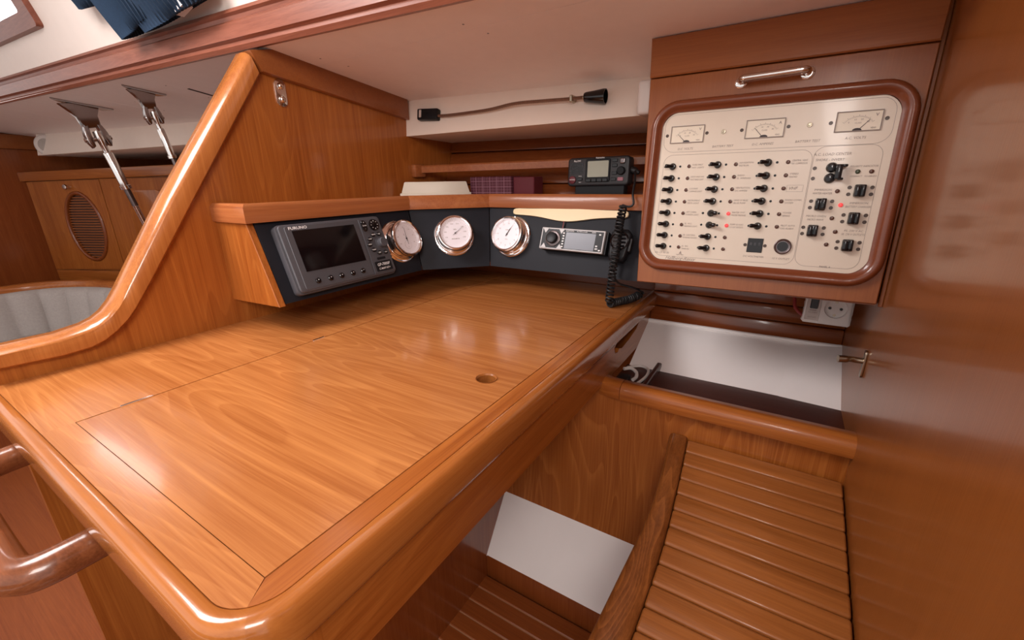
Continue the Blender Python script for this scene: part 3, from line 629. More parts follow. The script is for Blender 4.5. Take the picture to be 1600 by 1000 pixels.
# cream plate above stereo
up_ = []; lo_ = []
for i in range(33):
    t = i/32; x_ = lerp(0.0, 0.318, t); c = math.exp(-((t-0.5)/0.23)**2); up_.append((x_, 0.0105+0.0022*c)); lo_.append((x_, -0.0065-0.0135*c-0.001*math.sin(t*PI)))
poly = lo_+[(0.324, -0.004), (0.326, 0.002), (0.324, 0.008)]+up_[::-1]+[(-0.006, 0.008), (-0.008, 0.002), (-0.006, -0.004)]
cpl = part('cream_plate', slab(MB(), poly, 0.0, 0.007, bevel=0.0022), 'plate_cream')
cpl.location = (0, 0, 0); cpl.matrix_basis = at(FR, 0.058, 0.1545, 0.0) @ Matrix.Translation((0.16, 0, 0))
tag(cpl, 'long cream wavy plate fixed under the shelf edge above the stereo', 'plate')
wl_ = thing('red_wire', 'short red and black wire hanging from the cream plate to the stereo', 'wire', M=at(FR, 0.212, 0.118, 0))
part('wire', MB().tube(smooth_path([(0.0, 0.030, 0.002), (0.0015, 0.015, 0.004), (0.001, -0.006, 0.004)], 4), 0.0012, 6), 'wire_red', wl_, local=True)
part('wire', MB().tube(smooth_path([(0.004, 0.030, 0.002), (0.0045, 0.015, 0.004), (0.003, -0.006, 0.004)], 4), 0.0012, 6), 'black_rubber', wl_, local=True)
# ------------------------------------------------------------------ VHF radio on shelf
VW, VH, VD = 0.170, 0.073, 0.040
vh = thing('vhf_radio', 'black marine radio with a pale screen standing on the shelf', 'radio', M=frame((1.128, 0.5215, 1.034), (0.01, -1, 0.012), (0.06, 0, 1)))
part('housing', slab(MB(), rrect(0, VW, 0, VH, 0.010, 4), -VD, 0, bevel=0.005, seg=3), 'radio_grey', vh, local=True)
mb = MB().box(0.02, VW-0.012, -0.0320, 0.004, -0.036, -0.008, bevel=0.002, seg=1)
part('bracket', mb, 'black_plastic', vh, local=True)
part('screen_surround', slab(MB(), rrect(0.052, 0.120, 0.010, 0.068, 0.005, 3), -0.002, 0.003, bevel=0.0012, seg=1), 'black_plastic', vh, local=True)
part('screen', slab(MB(), rrect(0.0585, 0.1155, 0.0225, 0.0625, 0.002, 2), 0.002, 0.0036), 'lcd_green', vh, local=True)
gm = mesh_of('grille_hole', MB().box(-0.0016, 0.0016, -0.0016, 0.0016, -0.0005, 0.0008), 'black_gloss')
for i in range(8):
    for j in range(6): inst('grille_hole', gm, vh, (0.0105+i*0.0046, 0.0335+j*0.0048, 0))
part('distress_button', MB().lathe([(0.010, -0.002), (0.0098, 0.003), (0.008, 0.0042), (0, 0.0042)], o=(0.0155, 0.0165, 0), seg=24), 'button_red', vh, local=True)
vk = mesh_of('key', slab(MB(), rrect(-0.007, 0.007, -0.004, 0.004, 0.0016, 2), -0.001, 0.003, bevel=0.0008, seg=1), 'black_gloss')
for xx in (0.0625, 0.078, 0.093, 0.108): inst('key', vk, vh, (xx, 0.0145, 0.003))
for xx, yy in ((0.037, 0.018), (0.1315, 0.062), (0.1315, 0.050), (0.1315, 0.031), (0.1300, 0.016)): inst('key', vk, vh, (xx, yy, 0))
part('pink_key', slab(MB(), rrect(0.141, 0.156, 0.0115, 0.0205, 0.0016, 2), -0.001, 0.003, bevel=0.0008, seg=1), 'button_pink', vh, local=True)
part('channel_knob', MB().lathe([(0.0105, 0), (0.0102, 0.010), (0.0085, 0.012), (0, 0.012)], o=(0.150, 0.036, -0.001), seg=24), 'black_plastic', vh, local=True)
part('squelch_knob', slab(MB(), rrect(0.1455, 0.1585, 0.0535, 0.0665, 0.003, 3), -0.001, 0.006, bevel=0.002), 'dark_steel', vh, local=True)
mb = MB(); mb.text('Raymarine', 0.0055, 0.0915, 0.0702, 0.0012, bold=0.02); mb.text('Ray240', 0.0065, 0.027, 0.0645, 0.0006, shear=0.2, bold=0.01)
mb.text('DISTRESS', 0.0036, 0.0155, 0.0170, 0.0046, bold=0.02); mb.text('PWR', 0.0042, 0.037, 0.0255, 0.0008); mb.text('16/9', 0.0040, 0.037, 0.0100, 0.0008)
part('lettering', mb, 'print_white', vh, local=True, kind='stuff')
part('cable_plug', MB().lathe([(0.009, 0), (0.0095, 0.008), (0.007, 0.016), (0.0045, 0.024)], o=(VW-0.002, 0.040, -0.02), ax=(1, -0.4, 0), seg=16), 'black_rubber', vh, local=True)
# fist microphone and coiled cord
mi = thing('fist_microphone', 'black hand microphone hanging on the console beside the stereo', 'microphone', M=at(FR, 0.382, 0.083, 0, math.radians(-4)))
part('clip', MB().box(-0.012, 0.012, -0.012, 0.020, 0, 0.012, bevel=0.002, seg=1), 'black_plastic', mi, local=True)
mp = [(-0.022, -0.030), (-0.016, -0.042), (0.016, -0.042), (0.022, -0.030), (0.0255, 0.008), (0.024, 0.026), (0.014, 0.036), (-0.014, 0.036), (-0.024, 0.026), (-0.0255, 0.008)]
part('housing', slab(MB(), mp, 0.010, 0.034, bevel=0.006, seg=3), 'black_plastic', mi, local=True, smooth=60)
part('speaker_disc', MB().lathe([(0.0235, 0.032), (0.0230, 0.036), (0.020, 0.0375), (0.019, 0.0355), (0, 0.0350)], o=(0, 0.006, 0), seg=28), 'black_gloss', mi, local=True)
part('talk_key', MB().box(0.022, 0.029, -0.016, 0.016, 0.014, 0.030, bevel=0.002), 'black_rubber', mi, local=True)
part('strain_relief', MB().lathe([(0.0060, 0.0), (0.0064, -0.006), (0.005, -0.008), (0.0058, -0.014), (0.0046, -0.016), (0.0050, -0.024), (0.0030, -0.032)], o=(-0.002, -0.040, 0.022), ax=(0, 1, 0), seg=14), 'black_rubber', mi, local=True)
def coil(mb, path, R, r, turns, seg=6, per=14):
    pts = smooth_path(path, 10); L_ = [0.0]
    for a, b in zip(pts, pts[1:]): L_.append(L_[-1]+(b-a).length)
    n = int(turns*per); out = []; up = V(0.3, 1, 0.1).normalized()
    j = 0
    for i in range(n+1):
        d = L_[-1]*i/n
        while j < len(L_)-2 and L_[j+1] < d: j += 1
        t = (d-L_[j])/max(1e-9, L_[j+1]-L_[j]); p = pts[j].lerp(pts[j+1], t)
        tg = (pts[min(j+2, len(pts)-1)]-pts[max(j-1, 0)]).normalized()
        a = tg.cross(up).normalized(); b = a.cross(tg).normalized(); up = b
        w = 2*PI*turns*i/n; out.append(p+(a*math.cos(w)+b*math.sin(w))*R)
    mb.tube(out, r, seg); return out
cc = thing('coiled_cord', 'black coiled cord from the marine radio draped down to the table', 'cord', (1.0, 0.33, 0.756))
part('lead', MB().tube(smooth_path([(1.120, 0.333, 1.070), (1.085, 0.322, 1.045), (1.062, 0.318, 1.018), (1.052, 0.312, 0.995), (1.050, 0.322, 0.988), (1.048, 0.338, 0.992)], 6), 0.0026, 8), 'black_rubber', cc)
mb = MB(); coil(mb, [(1.045, 0.334, 0.990), (1.028, 0.333, 0.962), (1.008, 0.330, 0.935), (0.995, 0.328, 0.900), (0.983, 0.328, 0.862), (0.978, 0.330, 0.815), (0.979, 0.333, 0.765)], 0.0082, 0.0025, 27)
part('coil', mb, 'black_rubber', cc)
mb = MB(); coil(mb, [(0.982, 0.333, 0.7608), (1.010, 0.322, 0.7606), (1.040, 0.306, 0.7606), (1.060, 0.296, 0.763)], 0.0082, 0.0025, 13)
part('coil', mb, 'black_rubber', cc)
mb = MB(); coil(mb, [(1.060, 0.296, 0.763), (1.074, 0.288, 0.767), (1.080, 0.286, 0.776)], 0.0085, 0.0026, 4)
part('coil', mb, 'black_rubber', cc)
part('lead', MB().tube(smooth_path([(1.080, 0.290, 0.780), (1.045, 0.300, 0.793), (1.012, 0.319, 0.806), (0.999, 0.329, 0.822), (1.0015, 0.331, 0.834)], 6), 0.0026, 8), 'black_rubber', cc)
# ------------------------------------------------------------------ things on the shelf
mb = MB(); base = [(0.985, 1.012), (1.040, 0.905), (1.128, 0.858), (1.200, 0.985), (1.08, 1.022)]
cxx, cyy = sum(p[0] for p in base)/5, sum(p[1] for p in base)/5
lip = [(x_+(x_-cxx)*0.04, y_+(y_-cyy)*0.04) for x_, y_ in base]
bx_ = thing('plastic_box', 'low cream plastic box lying in the shelf corner by the bulkhead', 'box', (cxx, cyy, 1.0))
part('lip', slab(MB(), lip, 1.0, 1.019, bevel=0.0015, seg=1), 'box_cream', bx_)
part('lid', MB().prism(base, lambda x, y: (x, y, 1.018), lambda x, y: (lerp(x, cxx, 0.10), lerp(y, cyy, 0.10), 1.052), bevel=0.0025), 'box_cream', bx_)
pbx = part('plaid_box', MB().box(1.145, 1.205, 0.715, 0.868, 1.0, 1.064, bevel=0.002, seg=1), 'plaid_purple')
tag(pbx, 'dark purple plaid box on the shelf beside the cream plastic box', 'box')
pd = part('storage_case', MB().box(1.158, 1.215, 0.643, 0.7152, 1.0, 1.062, bevel=0.002, seg=1), 'button_red')
tag(pd, 'dark maroon case standing on the shelf right against the plaid box', 'case')
rl = thing('fiddle_rail', 'wood retaining rail in front of the hull planking above the shelf', 'rail', (1.1, 1.0, 1.07))
part('bracket', MB().box(1.052, 1.098, FW-0.020, FW+0.001, 1.066, 1.104, bevel=0.004), 'mahogany_X', rl)
ra, rb = V(1.085, 1.018, 1.089), V(1.2376, 0.249, 1.100); dr = (rb-ra).normalized(); sd = V(-dr.y, dr.x, 0)
mb = MB().sweep([[p+sd*a+V(0, 0, b) for a, b in ((-0.008, -0.010), (-0.008, 0.008), (-0.004, 0.012), (0.004, 0.012), (0.008, 0.008), (0.008, -0.010))] for p in (ra, rb)])
part('bar', mb, 'edge_X', rl); rl.children[-1].data.materials[0] = MATS['edge_Y']
# ------------------------------------------------------------------ flexible lamp on fascia
def fasc(y, z, off=0.0):
    t = (z-1.186)/0.099; u = (FW-y)/0.83
    return V(lerp(1.045, lerp(1.054, 1.140, u), t)-off, y, z)
lm = thing('flexible_lamp', 'black chart lamp on a bronze gooseneck fixed to the cream fascia', 'lamp', (1.06, 0.68, 1.21))
q0 = [fasc(0.972, 1.223), fasc(0.972, 1.254), fasc(0.897, 1.250), fasc(0.897, 1.219)]
nn = V(-1, 0, 0.25).normalized()
mb = MB().hexa([q0[0], q0[3], q0[2], q0[1]]+[p+nn*0.018 for p in (q0[0], q0[3], q0[2], q0[1])], bevel=0.004)
ba = part('base', mb, 'black_plastic', lm)
sws = [fasc(0.962, 1.228)+nn*0.018, fasc(0.954, 1.228)+nn*0.018, fasc(0.954, 1.248)+nn*0.018, fasc(0.962, 1.248)+nn*0.018]
part('switch', MB().hexa(sws+[p+nn*0.003 for p in sws], bevel=0.0008, seg=1), 'grey_plastic', ba)
goo = [fasc(0.898, 1.233, 0.010), fasc(0.86, 1.2315, 0.012), fasc(0.80, 1.232, 0.014), fasc(0.72, 1.2345, 0.016), fasc(0.64, 1.242, 0.0215), fasc(0.56, 1.241, 0.0215), fasc(0.49, 1.239, 0.0215), fasc(0.455, 1.239, 0.0215)]
gp = smooth_path(goo, 26); part('gooseneck', MB().tube(gp, [0.0042 if i % 2 else 0.0036 for i in range(len(gp))], 10), 'bronze_flex', lm, smooth=20)
hd = (fasc(0.395, 1.236, 0.0215)-fasc(0.455, 1.239, 0.0215)).normalized()
part('collar', MB().lathe([(0.0035, 0), (0.0035, 0.006)], o=fasc(0.456, 1.239, 0.0215), ax=hd, seg=12), 'brass_old', lm)
part('shade', MB().lathe([(0.004, 0.004), (0.010, 0.006), (0.0115, 0.010), (0.0135, 0.030), (0.0165, 0.052), (0.0165, 0.058), (0.0145, 0.058), (0.0125, 0.040), (0, 0.036)], o=fasc(0.456, 1.239, 0.0215), ax=hd, seg=24), 'black_gloss', lm)
cl = fasc(0.483, 1.239, 0.010); part('holder_clip', MB().box(cl.x-0.017, cl.x+0.012, cl.y-0.004, cl.y+0.005, 1.231, 1.247, bevel=0.002, seg=1), 'brass_old', lm)
# bolted chrome plate on bulkhead
pt = thing('chrome_plate', 'small chrome plate with two dome nuts bolted to the bulkhead', 'plate', M=frame((0.652, FW, 1.2505), (1, 0, 0), (-0.06, 0, 1)))
part('plate', slab(MB(), rrect(-0.0125, 0.0125, -0.028, 0.028, 0.009, 5), 0, 0.004, bevel=0.0012), 'chrome', pt, local=True)
for yy in (-0.014, 0.014): part('dome_nut', MB().lathe([(0.0075, 0.003), (0.0075, 0.006), (0.0062, 0.0095), (0.0035, 0.0115), (0, 0.012)], o=(0, yy, 0), seg=20), 'chrome', pt, local=True)
# ================================================================== SWITCH CABINET
CU = V(0.05, 0, 0.435).normalized()
CF = frame((0.870, 0, 0.850), (0, -1, 0), CU)
ec = thing('switch_cabinet', 'wall cabinet of red-brown wood holding the electrical switch panel', 'cabinet', M=CF)
part('body', MB().hexa([(-0.237, 0.0367, -0.32), (0.148, 0.0367, -0.32), (0.148, 0.0, -0.0165), (-0.237, 0.0, -0.0165), (-0.257, 0.452, -0.35), (0.148, 0.452, -0.35), (0.148, 0.452, -0.0165), (-0.257, 0.452, -0.0165)]), 'cabinet_Y', ec, local=True)
dr_ = part('door', slab(MB(), [(-0.239, 0.0), (0.1475, 0.004), (0.1505, 0.383), (-0.2555, 0.383)], -0.016, 0.0, bevel=0.0015, seg=1, holes=()), 'cabinet_Y', ec, local=True)
part('header', slab(MB(), [(-0.2560, 0.3845), (0.1505, 0.3845), (0.1525, 0.452), (-0.260, 0.452)], -0.018, 0.003, bevel=0.002, seg=1), 'cabinet_X', ec, local=True)
hnd = part('handle', MB().tube(smooth_path([(-0.098, 0.3590, 0.0), (-0.098, 0.3592, 0.014), (-0.094, 0.3594, 0.0205), (-0.085, 0.3596, 0.022), (-0.05, 0.3605, 0.022), (-0.016, 0.3615, 0.022), (-0.007, 0.3617, 0.0205), (-0.003, 0.3618, 0.014), (-0.003, 0.3618, 0.0)], 6), 0.0052, 12), 'chrome', dr_, local=True, smooth=60)
for xx, yy in ((-0.098, 0.359), (-0.003, 0.3618)): part('handle_rose', MB().lathe([(0.0098, 0), (0.0098, 0.002), (0.0075, 0.0035), (0.0052, 0.0035)], o=(xx, yy, 0), seg=20), 'chrome', dr_, local=True)
# moulded round-cornered frame
def ring_pts(d, z, n=9): return [(p[0], p[1], z) for p in rrect(-0.2425+d, 0.1455-d, 0.028+d, 0.340-d, max(0.048-d, 0.02), n)]
pf = [(0.0, -0.001), (0.0005, 0.006), (0.003, 0.011), (0.007, 0.0135), (0.0115, 0.013), (0.0150, 0.0105), (0.0175, 0.0075), (0.0215, 0.006), (0.0215, -0.001)]
loops = [ring_pts(d, z) for d, z in pf]
wood('frame_wood', 'X', (0.20, 0.046, 0.016), (0.33, 0.092, 0.034), rough=0.3, coat=0.35, fig=0.4, contrast=0.7)
part('panel_frame', MB().sweep(list(map(list, zip(*loops))), closed_profile=True, closed_path=True), 'frame_wood', dr_, local=True, smooth=50)
# ------------------------------------------------------------------ switch panel
spn = thing('distribution_board', 'cream electrical panel with rows of toggle switches and three meters', 'control panel', M=CF)
Z0 = 0.0035
part('faceplate', slab(MB(), rrect(-0.2215, 0.1245, 0.0485, 0.3190, 0.030, 8), -0.0005, Z0), 'panel_cream', spn, local=True)
def outline(mb, x0, x1, y0, y1, r, w=0.0005, z=Z0+0.0002):
    a = rrect(x0, x1, y0, y1, r, 6); b = rrect(x0+w, x1-w, y0+w, y1-w, r-w, 6)
    va = [mb.bm.verts.new((*p, z)) for p in a]; vb = [mb.bm.verts.new((*p, z)) for p in b]
    for i in range(len(va)): mb.bm.faces.new((va[i], va[(i+1) % len(va)], vb[(i+1) % len(va)], vb[i]))
mb = MB(); outline(mb, -0.2165, 0.1185, 0.2490, 0.3150, 0.020); outline(mb, -0.2120, 0.0245, 0.0565, 0.2445, 0.016); outline(mb, 0.0255, 0.1135, 0.0565, 0.2485, 0.016)
part('border_line', mb, 'print_grey', spn, local=True)
ZP = Z0+0.0003
scm = mesh_of('screw', MB().lathe([(0.0030, -0.0005), (0.0028, 0.0006), (0.0018, 0.0006), (0.0015, 0.0001), (0, 0.0001)], seg=12), 'lamp_bezel')
smm = mesh_of('screw', MB().lathe([(0.0021, -0.0005), (0.0020, 0.0006), (0, 0.0006)], seg=10), 'black_gloss')
ledm = mesh_of('indicator_light', MB().lathe([(0.0032, -0.0005), (0.0032, 0.0010), (0.0024, 0.0012), (0.0022, 0.0022), (0, 0.0026)], seg=14), 'lamp_unlit')
ledr = mesh_of('indicator_light', MB().lathe([(0.0033, -0.0005), (0.0033, 0.0010), (0.0026, 0.0012), (0.0022, 0.0024), (0, 0.0028)], seg=14), 'lamp_red')
ledg = mesh_of('indicator_light', MB().lathe([(0.0034, -0.0005), (0.0034, 0.0010), (0.0026, 0.0012), (0.0022, 0.0024), (0, 0.0028)], seg=14), 'lamp_green')
tm = MB().lathe([(0.0062, 0), (0.0062, 0.0016), (0.0052, 0.0026), (0.0044, 0.005), (0, 0.006)], seg=18)
tm.tube([(0, 0, 0.004), (-0.004, 0, 0.0082), (-0.0095, 0, 0.0115), (-0.0118, 0, 0.0122)], [0.0030, 0.0032, 0.0036, 0.0026], 10)
tgm = mesh_of('toggle_switch', tm, 'black_gloss', 45)
txt = MB(); thin = MB()
C1 = [('FORE MAST', 'NAV. LIGHTS'), ('DECK AND RIG', 'MAST HEAD LIGHT'), ('COCKPIT', 'COMPASS LIGHT'), ('INSTRUMENT', 'DECK LIGHT'), ('AFT CABIN', 'FOREDK LIGHT'), ('EL. W.C.', 'READING LIGHT'), ('EL. LANTERN', 'ENGINE ROOM'), ('EL. WC', 'MAIN IN')]
C2 = [('NAVIGATION', 'INSTRUM.'), ('RADIO', 'EL. WINDLASS'), ('VENTILATION', 'DC AMPERE'), ('HAND OF BILGE', 'BILGE PUMP'), ('WATER SYST.', 'WATER PRESSURE'), ('PUMP 12 V DC', '12 V DC OUTLETS'), None, None]
C3 = [('CENTRAL HEAT.', 'REF. COMPRESSOR'), ('STEREO', 'RADIO'), ('VHF', ''), ('RADIO COMM.', 'SYSTEM'), ('POWER', 'BRAKE'), ('PILOT AUTO', 'GAS ALARM')]
for ci, (kx, names) in enumerate(((-0.1945, C1), (-0.1165, C2), (-0.0380, C3))):
    for ri, nm_ in enumerate(names):
        yy = 0.2235+ci*0.0012-ri*0.0212-(0 if ci else 0)
        flip = ci == 1 and ri in (4, 5)
        o = inst('toggle_switch', tgm, spn, (kx, yy, Z0), PI if flip else 0.0)
        inst('screw', smm, spn, (kx-0.0138, yy, Z0)); inst('screw', smm, spn, (kx+0.0135, yy, Z0))
        inst('indicator_light', ledr if flip else ledm, spn, (kx+0.0292, yy, Z0))
        if nm_:
            if nm_[0] == 'VHF':
                thin.text('VHF', 0.0070, kx+0.036, yy, ZP, 'LEFT', shear=0.3); outline(thin, kx+0.0335, kx+0.057, yy-0.0055, yy+0.0055, 0.0008, 0.0003)
            else:
                [txt.text(q_, 0.0040, kx+0.0345, yy+dy_, ZP, 'LEFT', shear=0.15, sx=min(0.9, 10.0/max(1, len(q_)))) for q_, dy_ in zip(nm_, (0.0022, -0.0026)) if q_]
for s, xx, yy in (('D.C. VOLTS', -0.176, 0.2545), ('BATTERY TEST', -0.113, 0.2560), ('D.C. AMPERES', -0.051, 0.2565), ('BATTERY TEST', 0.013, 0.2575), ('A.C. VOLTS', 0.075, 0.2590)): txt.text(s, 0.0052, xx, yy, ZP, shear=0.15)
txt.text('A.C. LOAD CENTER', 0.0056, 0.050, 0.2360, ZP, shear=0.15); txt.text('SHORE - INVERT', 0.0052, 0.048, 0.2275, ZP, shear=0.15)
txt.text('POLARITY INDICATOR', 0.0040, 0.0935, 0.2165, ZP, shear=0.15, sx=0.85); txt.text('CORRECT', 0.0034, 0.086, 0.2015, ZP, shear=0.15); txt.text('REVERSED', 0.0034, 0.1040, 0.2015, ZP, shear=0.15)
for a, b, xx, yy in (('IMMERSION', 'WATER HEATER', 0.0465, 0.1785), ('IMMERSION', 'BATTERY CHARGER', 0.0965, 0.1580), ('MICRO OVEN', 'MICRO WAVE', 0.0440, 0.1365), ('PS. 230 V AC', 'SB. 230 V OUTLETS', 0.0975, 0.1150)):
    txt.text(a, 0.0045, xx, yy+0.0026, ZP, shear=0.15); txt.text(b, 0.0045, xx, yy-0.0030, ZP, shear=0.15, sx=0.8)
txt.text('DC VOLTMETER', 0.0045, -0.037, 0.0665, ZP, shear=0.15); txt.text('12 V OUTLET', 0.0045, 0.005, 0.0660, ZP, shear=0.15)
txt.text('PANEL 4', 0.0040, 0.0695, 0.0575, ZP, bold=0.02)
thin.text('Hallberg-Rassy', 0.0092, -0.161, 0.0535, ZP, shear=0.45); txt.text('ELECTRIC', 0.0030, -0.161, 0.0605, ZP, bold=0.01)
slab(thin, [(-0.1635, 0.0625), (-0.1605, 0.0680), (-0.1585, 0.0625)], ZP-0.0002, ZP); thin.text('No 15 10 70', 0.0052, -0.196, 0.0625, ZP, shear=0.3)
part('lettering', txt, 'print_grey', spn, local=True, kind='stuff'); part('handwriting', thin, 'print_grey', spn, local=True, kind='stuff')
# meters
for mx0, my0, letter, na in ((-0.2035, 0.2660, 'V', -48), (-0.0790, 0.2675, 'A', -45), (0.0470, 0.2695, 'V', 42)):
    w, h = 0.0555, 0.0275
    d = part('meter', slab(MB(), [(mx0, my0), (mx0+w, my0), (mx0+w, my0+h), (mx0, my0+h)], Z0-0.001, Z0+0.0006), 'meter_face', spn, local=True)
    rim = MB().prism([(mx0-0.0012, my0-0.0012), (mx0+w+0.0012, my0-0.0012), (mx0+w+0.0012, my0+h+0.0012), (mx0-0.0012, my0+h+0.0012)], *zz(Z0-0.0005, Z0+0.0020), holes=[[(mx0, my0), (mx0+w, my0), (mx0+w, my0+h), (mx0, my0+h)]])
    part('rim', rim, 'print_grey', d, local=True)
    sc = MB(); cx_, cy_ = mx0+w/2, my0-0.002; zt = Z0+0.0009
    for k in range(25):
        a = math.radians(-52+104*k/24); r0, r1 = 0.0215, 0.0235 if k % 4 else 0.0250
        c, s_ = math.sin(a), math.cos(a); ww = 0.00025
        if cy_+r1*s_ < my0+h and cy_+r0*s_ > my0: sc.bm.faces.new([sc.bm.verts.new(p) for p in ((cx_+r0*c-ww, cy_+r0*s_, zt), (cx_+r0*c+ww, cy_+r0*s_, zt), (cx_+r1*c+ww, cy_+r1*s_, zt), (cx_+r1*c-ww, cy_+r1*s_, zt))])
    for k, s in enumerate(('0', '10', '20', '30')):
        a = math.radians(-40+80*k/3); sc.text(s, 0.0035, cx_+0.0185*math.sin(a), cy_+0.0185*math.cos(a), zt)
    sc.text(letter, 0.0060, mx0+w-0.006, my0+h-0.006, zt, bold=0.02); sc.text('CLASS', 0.0030, cx_, my0+0.011, zt); sc.text('VDO', 0.0030, mx0+w-0.008, my0+0.003, zt, bold=0.02)
    part('scale', sc, 'print_grey', d, local=True)
    a = math.radians(na); c, s_ = math.sin(a), math.cos(a); ln = 0.0215
    nd = MB(); slab(nd, [(cx_-0.0005*s_+0.003*c, my0+0.001+0.0005*c), (cx_+0.0005*s_+0.003*c, my0+0.001-0.0005*c), (cx_+ln*c+0.0002*s_, my0+ln*s_-0.0002*c), (cx_+ln*c-0.0002*s_, my0+ln*s_+0.0002*c)], zt, zt+0.0003)
    slab(nd, [(cx_+0.006*math.cos(t*PI/8), my0+0.0035*math.sin(t*PI/8)+0.0002) for t in range(9)], zt, zt+0.0003)
    part('needle', nd, 'print_dark', d, local=True)
for xx, yy in ((-0.211, 0.279), (-0.142, 0.280), (-0.086, 0.281), (-0.017, 0.282), (0.040, 0.283), (0.109, 0.285)): inst('screw', scm, spn, (xx, yy, Z0))
for xx, yy in ((-0.115, 0.2805), (0.012, 0.2825)):
    part('test_button', MB().lathe([(0.0040, 0), (0.0036, 0.0016), (0.0018, 0.0018), (0.0016, 0.004), (0, 0.004)], o=(xx, yy, Z0), seg=14), 'brass_old', spn, local=True)
# main transfer switch
mb = MB()
for yy in (0.2155, 0.1990): mb.lathe([(0.0078, 0), (0.0078, 0.003), (0.006, 0.006), (0, 0.0075)], o=(0.0525, yy, Z0), seg=18)
mb.box(0.0575, 0.0665, 0.1965, 0.2190, Z0+0.004, Z0+0.014, bevel=0.0015); mb.box(0.064, 0.0725, 0.2150, 0.2190, Z0+0.006, Z0+0.013, bevel=0.0012); mb.box(0.062, 0.0695, 0.1950, 0.1990, Z0+0.006, Z0+0.013, bevel=0.0012)
part('transfer_switch', mb, 'black_gloss', spn, local=True)
for xx, yy in ((0.0300, 0.2150), (0.0300, 0.1990)): inst('screw', scm, spn, (xx, yy, Z0))
inst('indicator_light', ledg, spn, (0.087, 0.2085, Z0)); inst('indicator_light', ledm, spn, (0.104, 0.2085, Z0))
mb = MB()
mb.box(-0.0075, 0.0075, -0.0095, 0.0095, 0, 0.006, bevel=0.002); mb.box(-0.0068, -0.0008, -0.0088, 0.0088, 0.004, 0.010, bevel=0.0015); mb.box(0.0002, 0.0072, -0.0075, 0.0092, 0.004, 0.012, bevel=0.0015)
rkm = mesh_of('rocker_switch', mb, 'black_gloss')
for (xx, yy), on in zip(((0.0945, 0.1795), (0.0470, 0.1580), (0.0940, 0.1370), (0.0430, 0.1155), (0.0935, 0.0945)), (0, 1, 0, 0, 0)):
    inst('rocker_switch', rkm, spn, (xx, yy, Z0), 0.0 if on else PI)
    for ddx, ddy in ((-0.0135, 0.0052), (-0.0135, -0.0052), (0.0150, 0.0052), (0.0150, -0.0052)): inst('screw', scm, spn, (xx+ddx, yy+ddy, Z0))
for i, (xx, yy) in enumerate(((0.0660, 0.1790), (0.0740, 0.1575), (0.0660, 0.1365), (0.0740, 0.1152), (0.0655, 0.0942))): inst('indicator_light', ledr if i == 1 else ledm, spn, (xx, yy, Z0))
part('display_window', slab(MB(), [(-0.0490, 0.0740), (-0.0250, 0.0740), (-0.0250, 0.0985), (-0.0490, 0.0985)], Z0-0.001, Z0+0.0015, bevel=0.0006, seg=1), 'black_gloss', spn, local=True)
mb = MB()
for k in range(3): mb.text('8', 0.0075, -0.0435+k*0.0065, 0.0885, Z0+0.0018)
part('display_digits', mb, 'plotter_grey', spn, local=True)
for xx in (-0.0525, -0.0215): inst('screw', scm, spn, (xx, 0.0865, Z0))
so = part('socket_ring', MB().lathe([(0.0130, -0.001), (0.0130, 0.003), (0.0115, 0.004), (0.0100, 0.0035), (0.0095, 0.0008), (0, 0.0008)], o=(0.005, 0.0870, Z0), seg=28), 'dark_steel', spn, local=True)
part('socket_hole', MB().lathe([(0.0085, 0.0008), (0.0085, 0.0015), (0, 0.0018)], o=(0.005, 0.0870, Z0), seg=24), 'black_gloss', so, local=True)
# pale rounded box on the cabinet's side
gb = part('courtesy_light', MB().box(0.955, 1.01, 0.249, 0.292, 1.176, 1.240, bevel=0.007, seg=3), 'grey_plastic')
tag(gb, 'small pale grey rounded box on the forward side of the switch cabinet', 'fixture')
# ------------------------------------------------------------------ power outlet hanging below cabinet
SF = frame((1.045, -0.062, 0.762), (0.05, -1, -0.02), (0.15, 0, 1))
ou = thing('power_outlet', 'unmounted white two-pole power outlet hanging under the switch cabinet', 'power outlet', M=SF)
part('mounting_frame', slab(MB(), [(0.0, 0.004), (0.004, 0.0), (0.080, 0.0), (0.084, 0.004), (0.082, 0.014), (0.084, 0.016), (0.082, 0.024), (0.084, 0.026), (0.083, 0.090), (0.001, 0.090), (0.003, 0.044), (0.001, 0.042), (0.003, 0.032), (0.001, 0.030), (0.003, 0.020)], -0.010, 0.002, bevel=0.001, seg=1), 'socket_white', ou, local=True)
part('switch_plate', slab(MB(), rrect(0.005, 0.029, 0.006, 0.058, 0.001, 2), 0.001, 0.006, bevel=0.001, seg=1), 'grey_plastic', ou, local=True)
part('rocker', slab(MB(), rrect(0.0105, 0.024, 0.030, 0.056, 0.002, 2), 0.005, 0.009, bevel=0.001, seg=1), 'black_gloss', ou, local=True)
fa = part('socket_face', slab(MB(), rrect(0.029, 0.0785, 0.003, 0.058, 0.001, 2), 0.001, 0.009, bevel=0.001, seg=1, holes=[circ(0.0540, 0.0345, 0.0195, 28)]), 'socket_white', ou, local=True)
part('socket_cup', MB().lathe([(0.0196, 0.0088), (0.0185, 0.0026), (0, 0.0026)], o=(0.0540, 0.0345, 0), seg=28, cap=False), 'socket_white', fa, local=True)
for xx, yy, mt_ in ((-0.0095, 0.0, 'black_gloss'), (0.0095, 0.0, 'black_gloss'), (0.0, 0.0135, 'brass_old'), (0.0, -0.0135, 'brass_old')): part('contact', MB().lathe([(0.0028, 0.0024), (0.0028, 0.0034), (0, 0.0034)], o=(0.0540+xx, 0.0345+yy, 0), seg=12), mt_, fa, local=True)
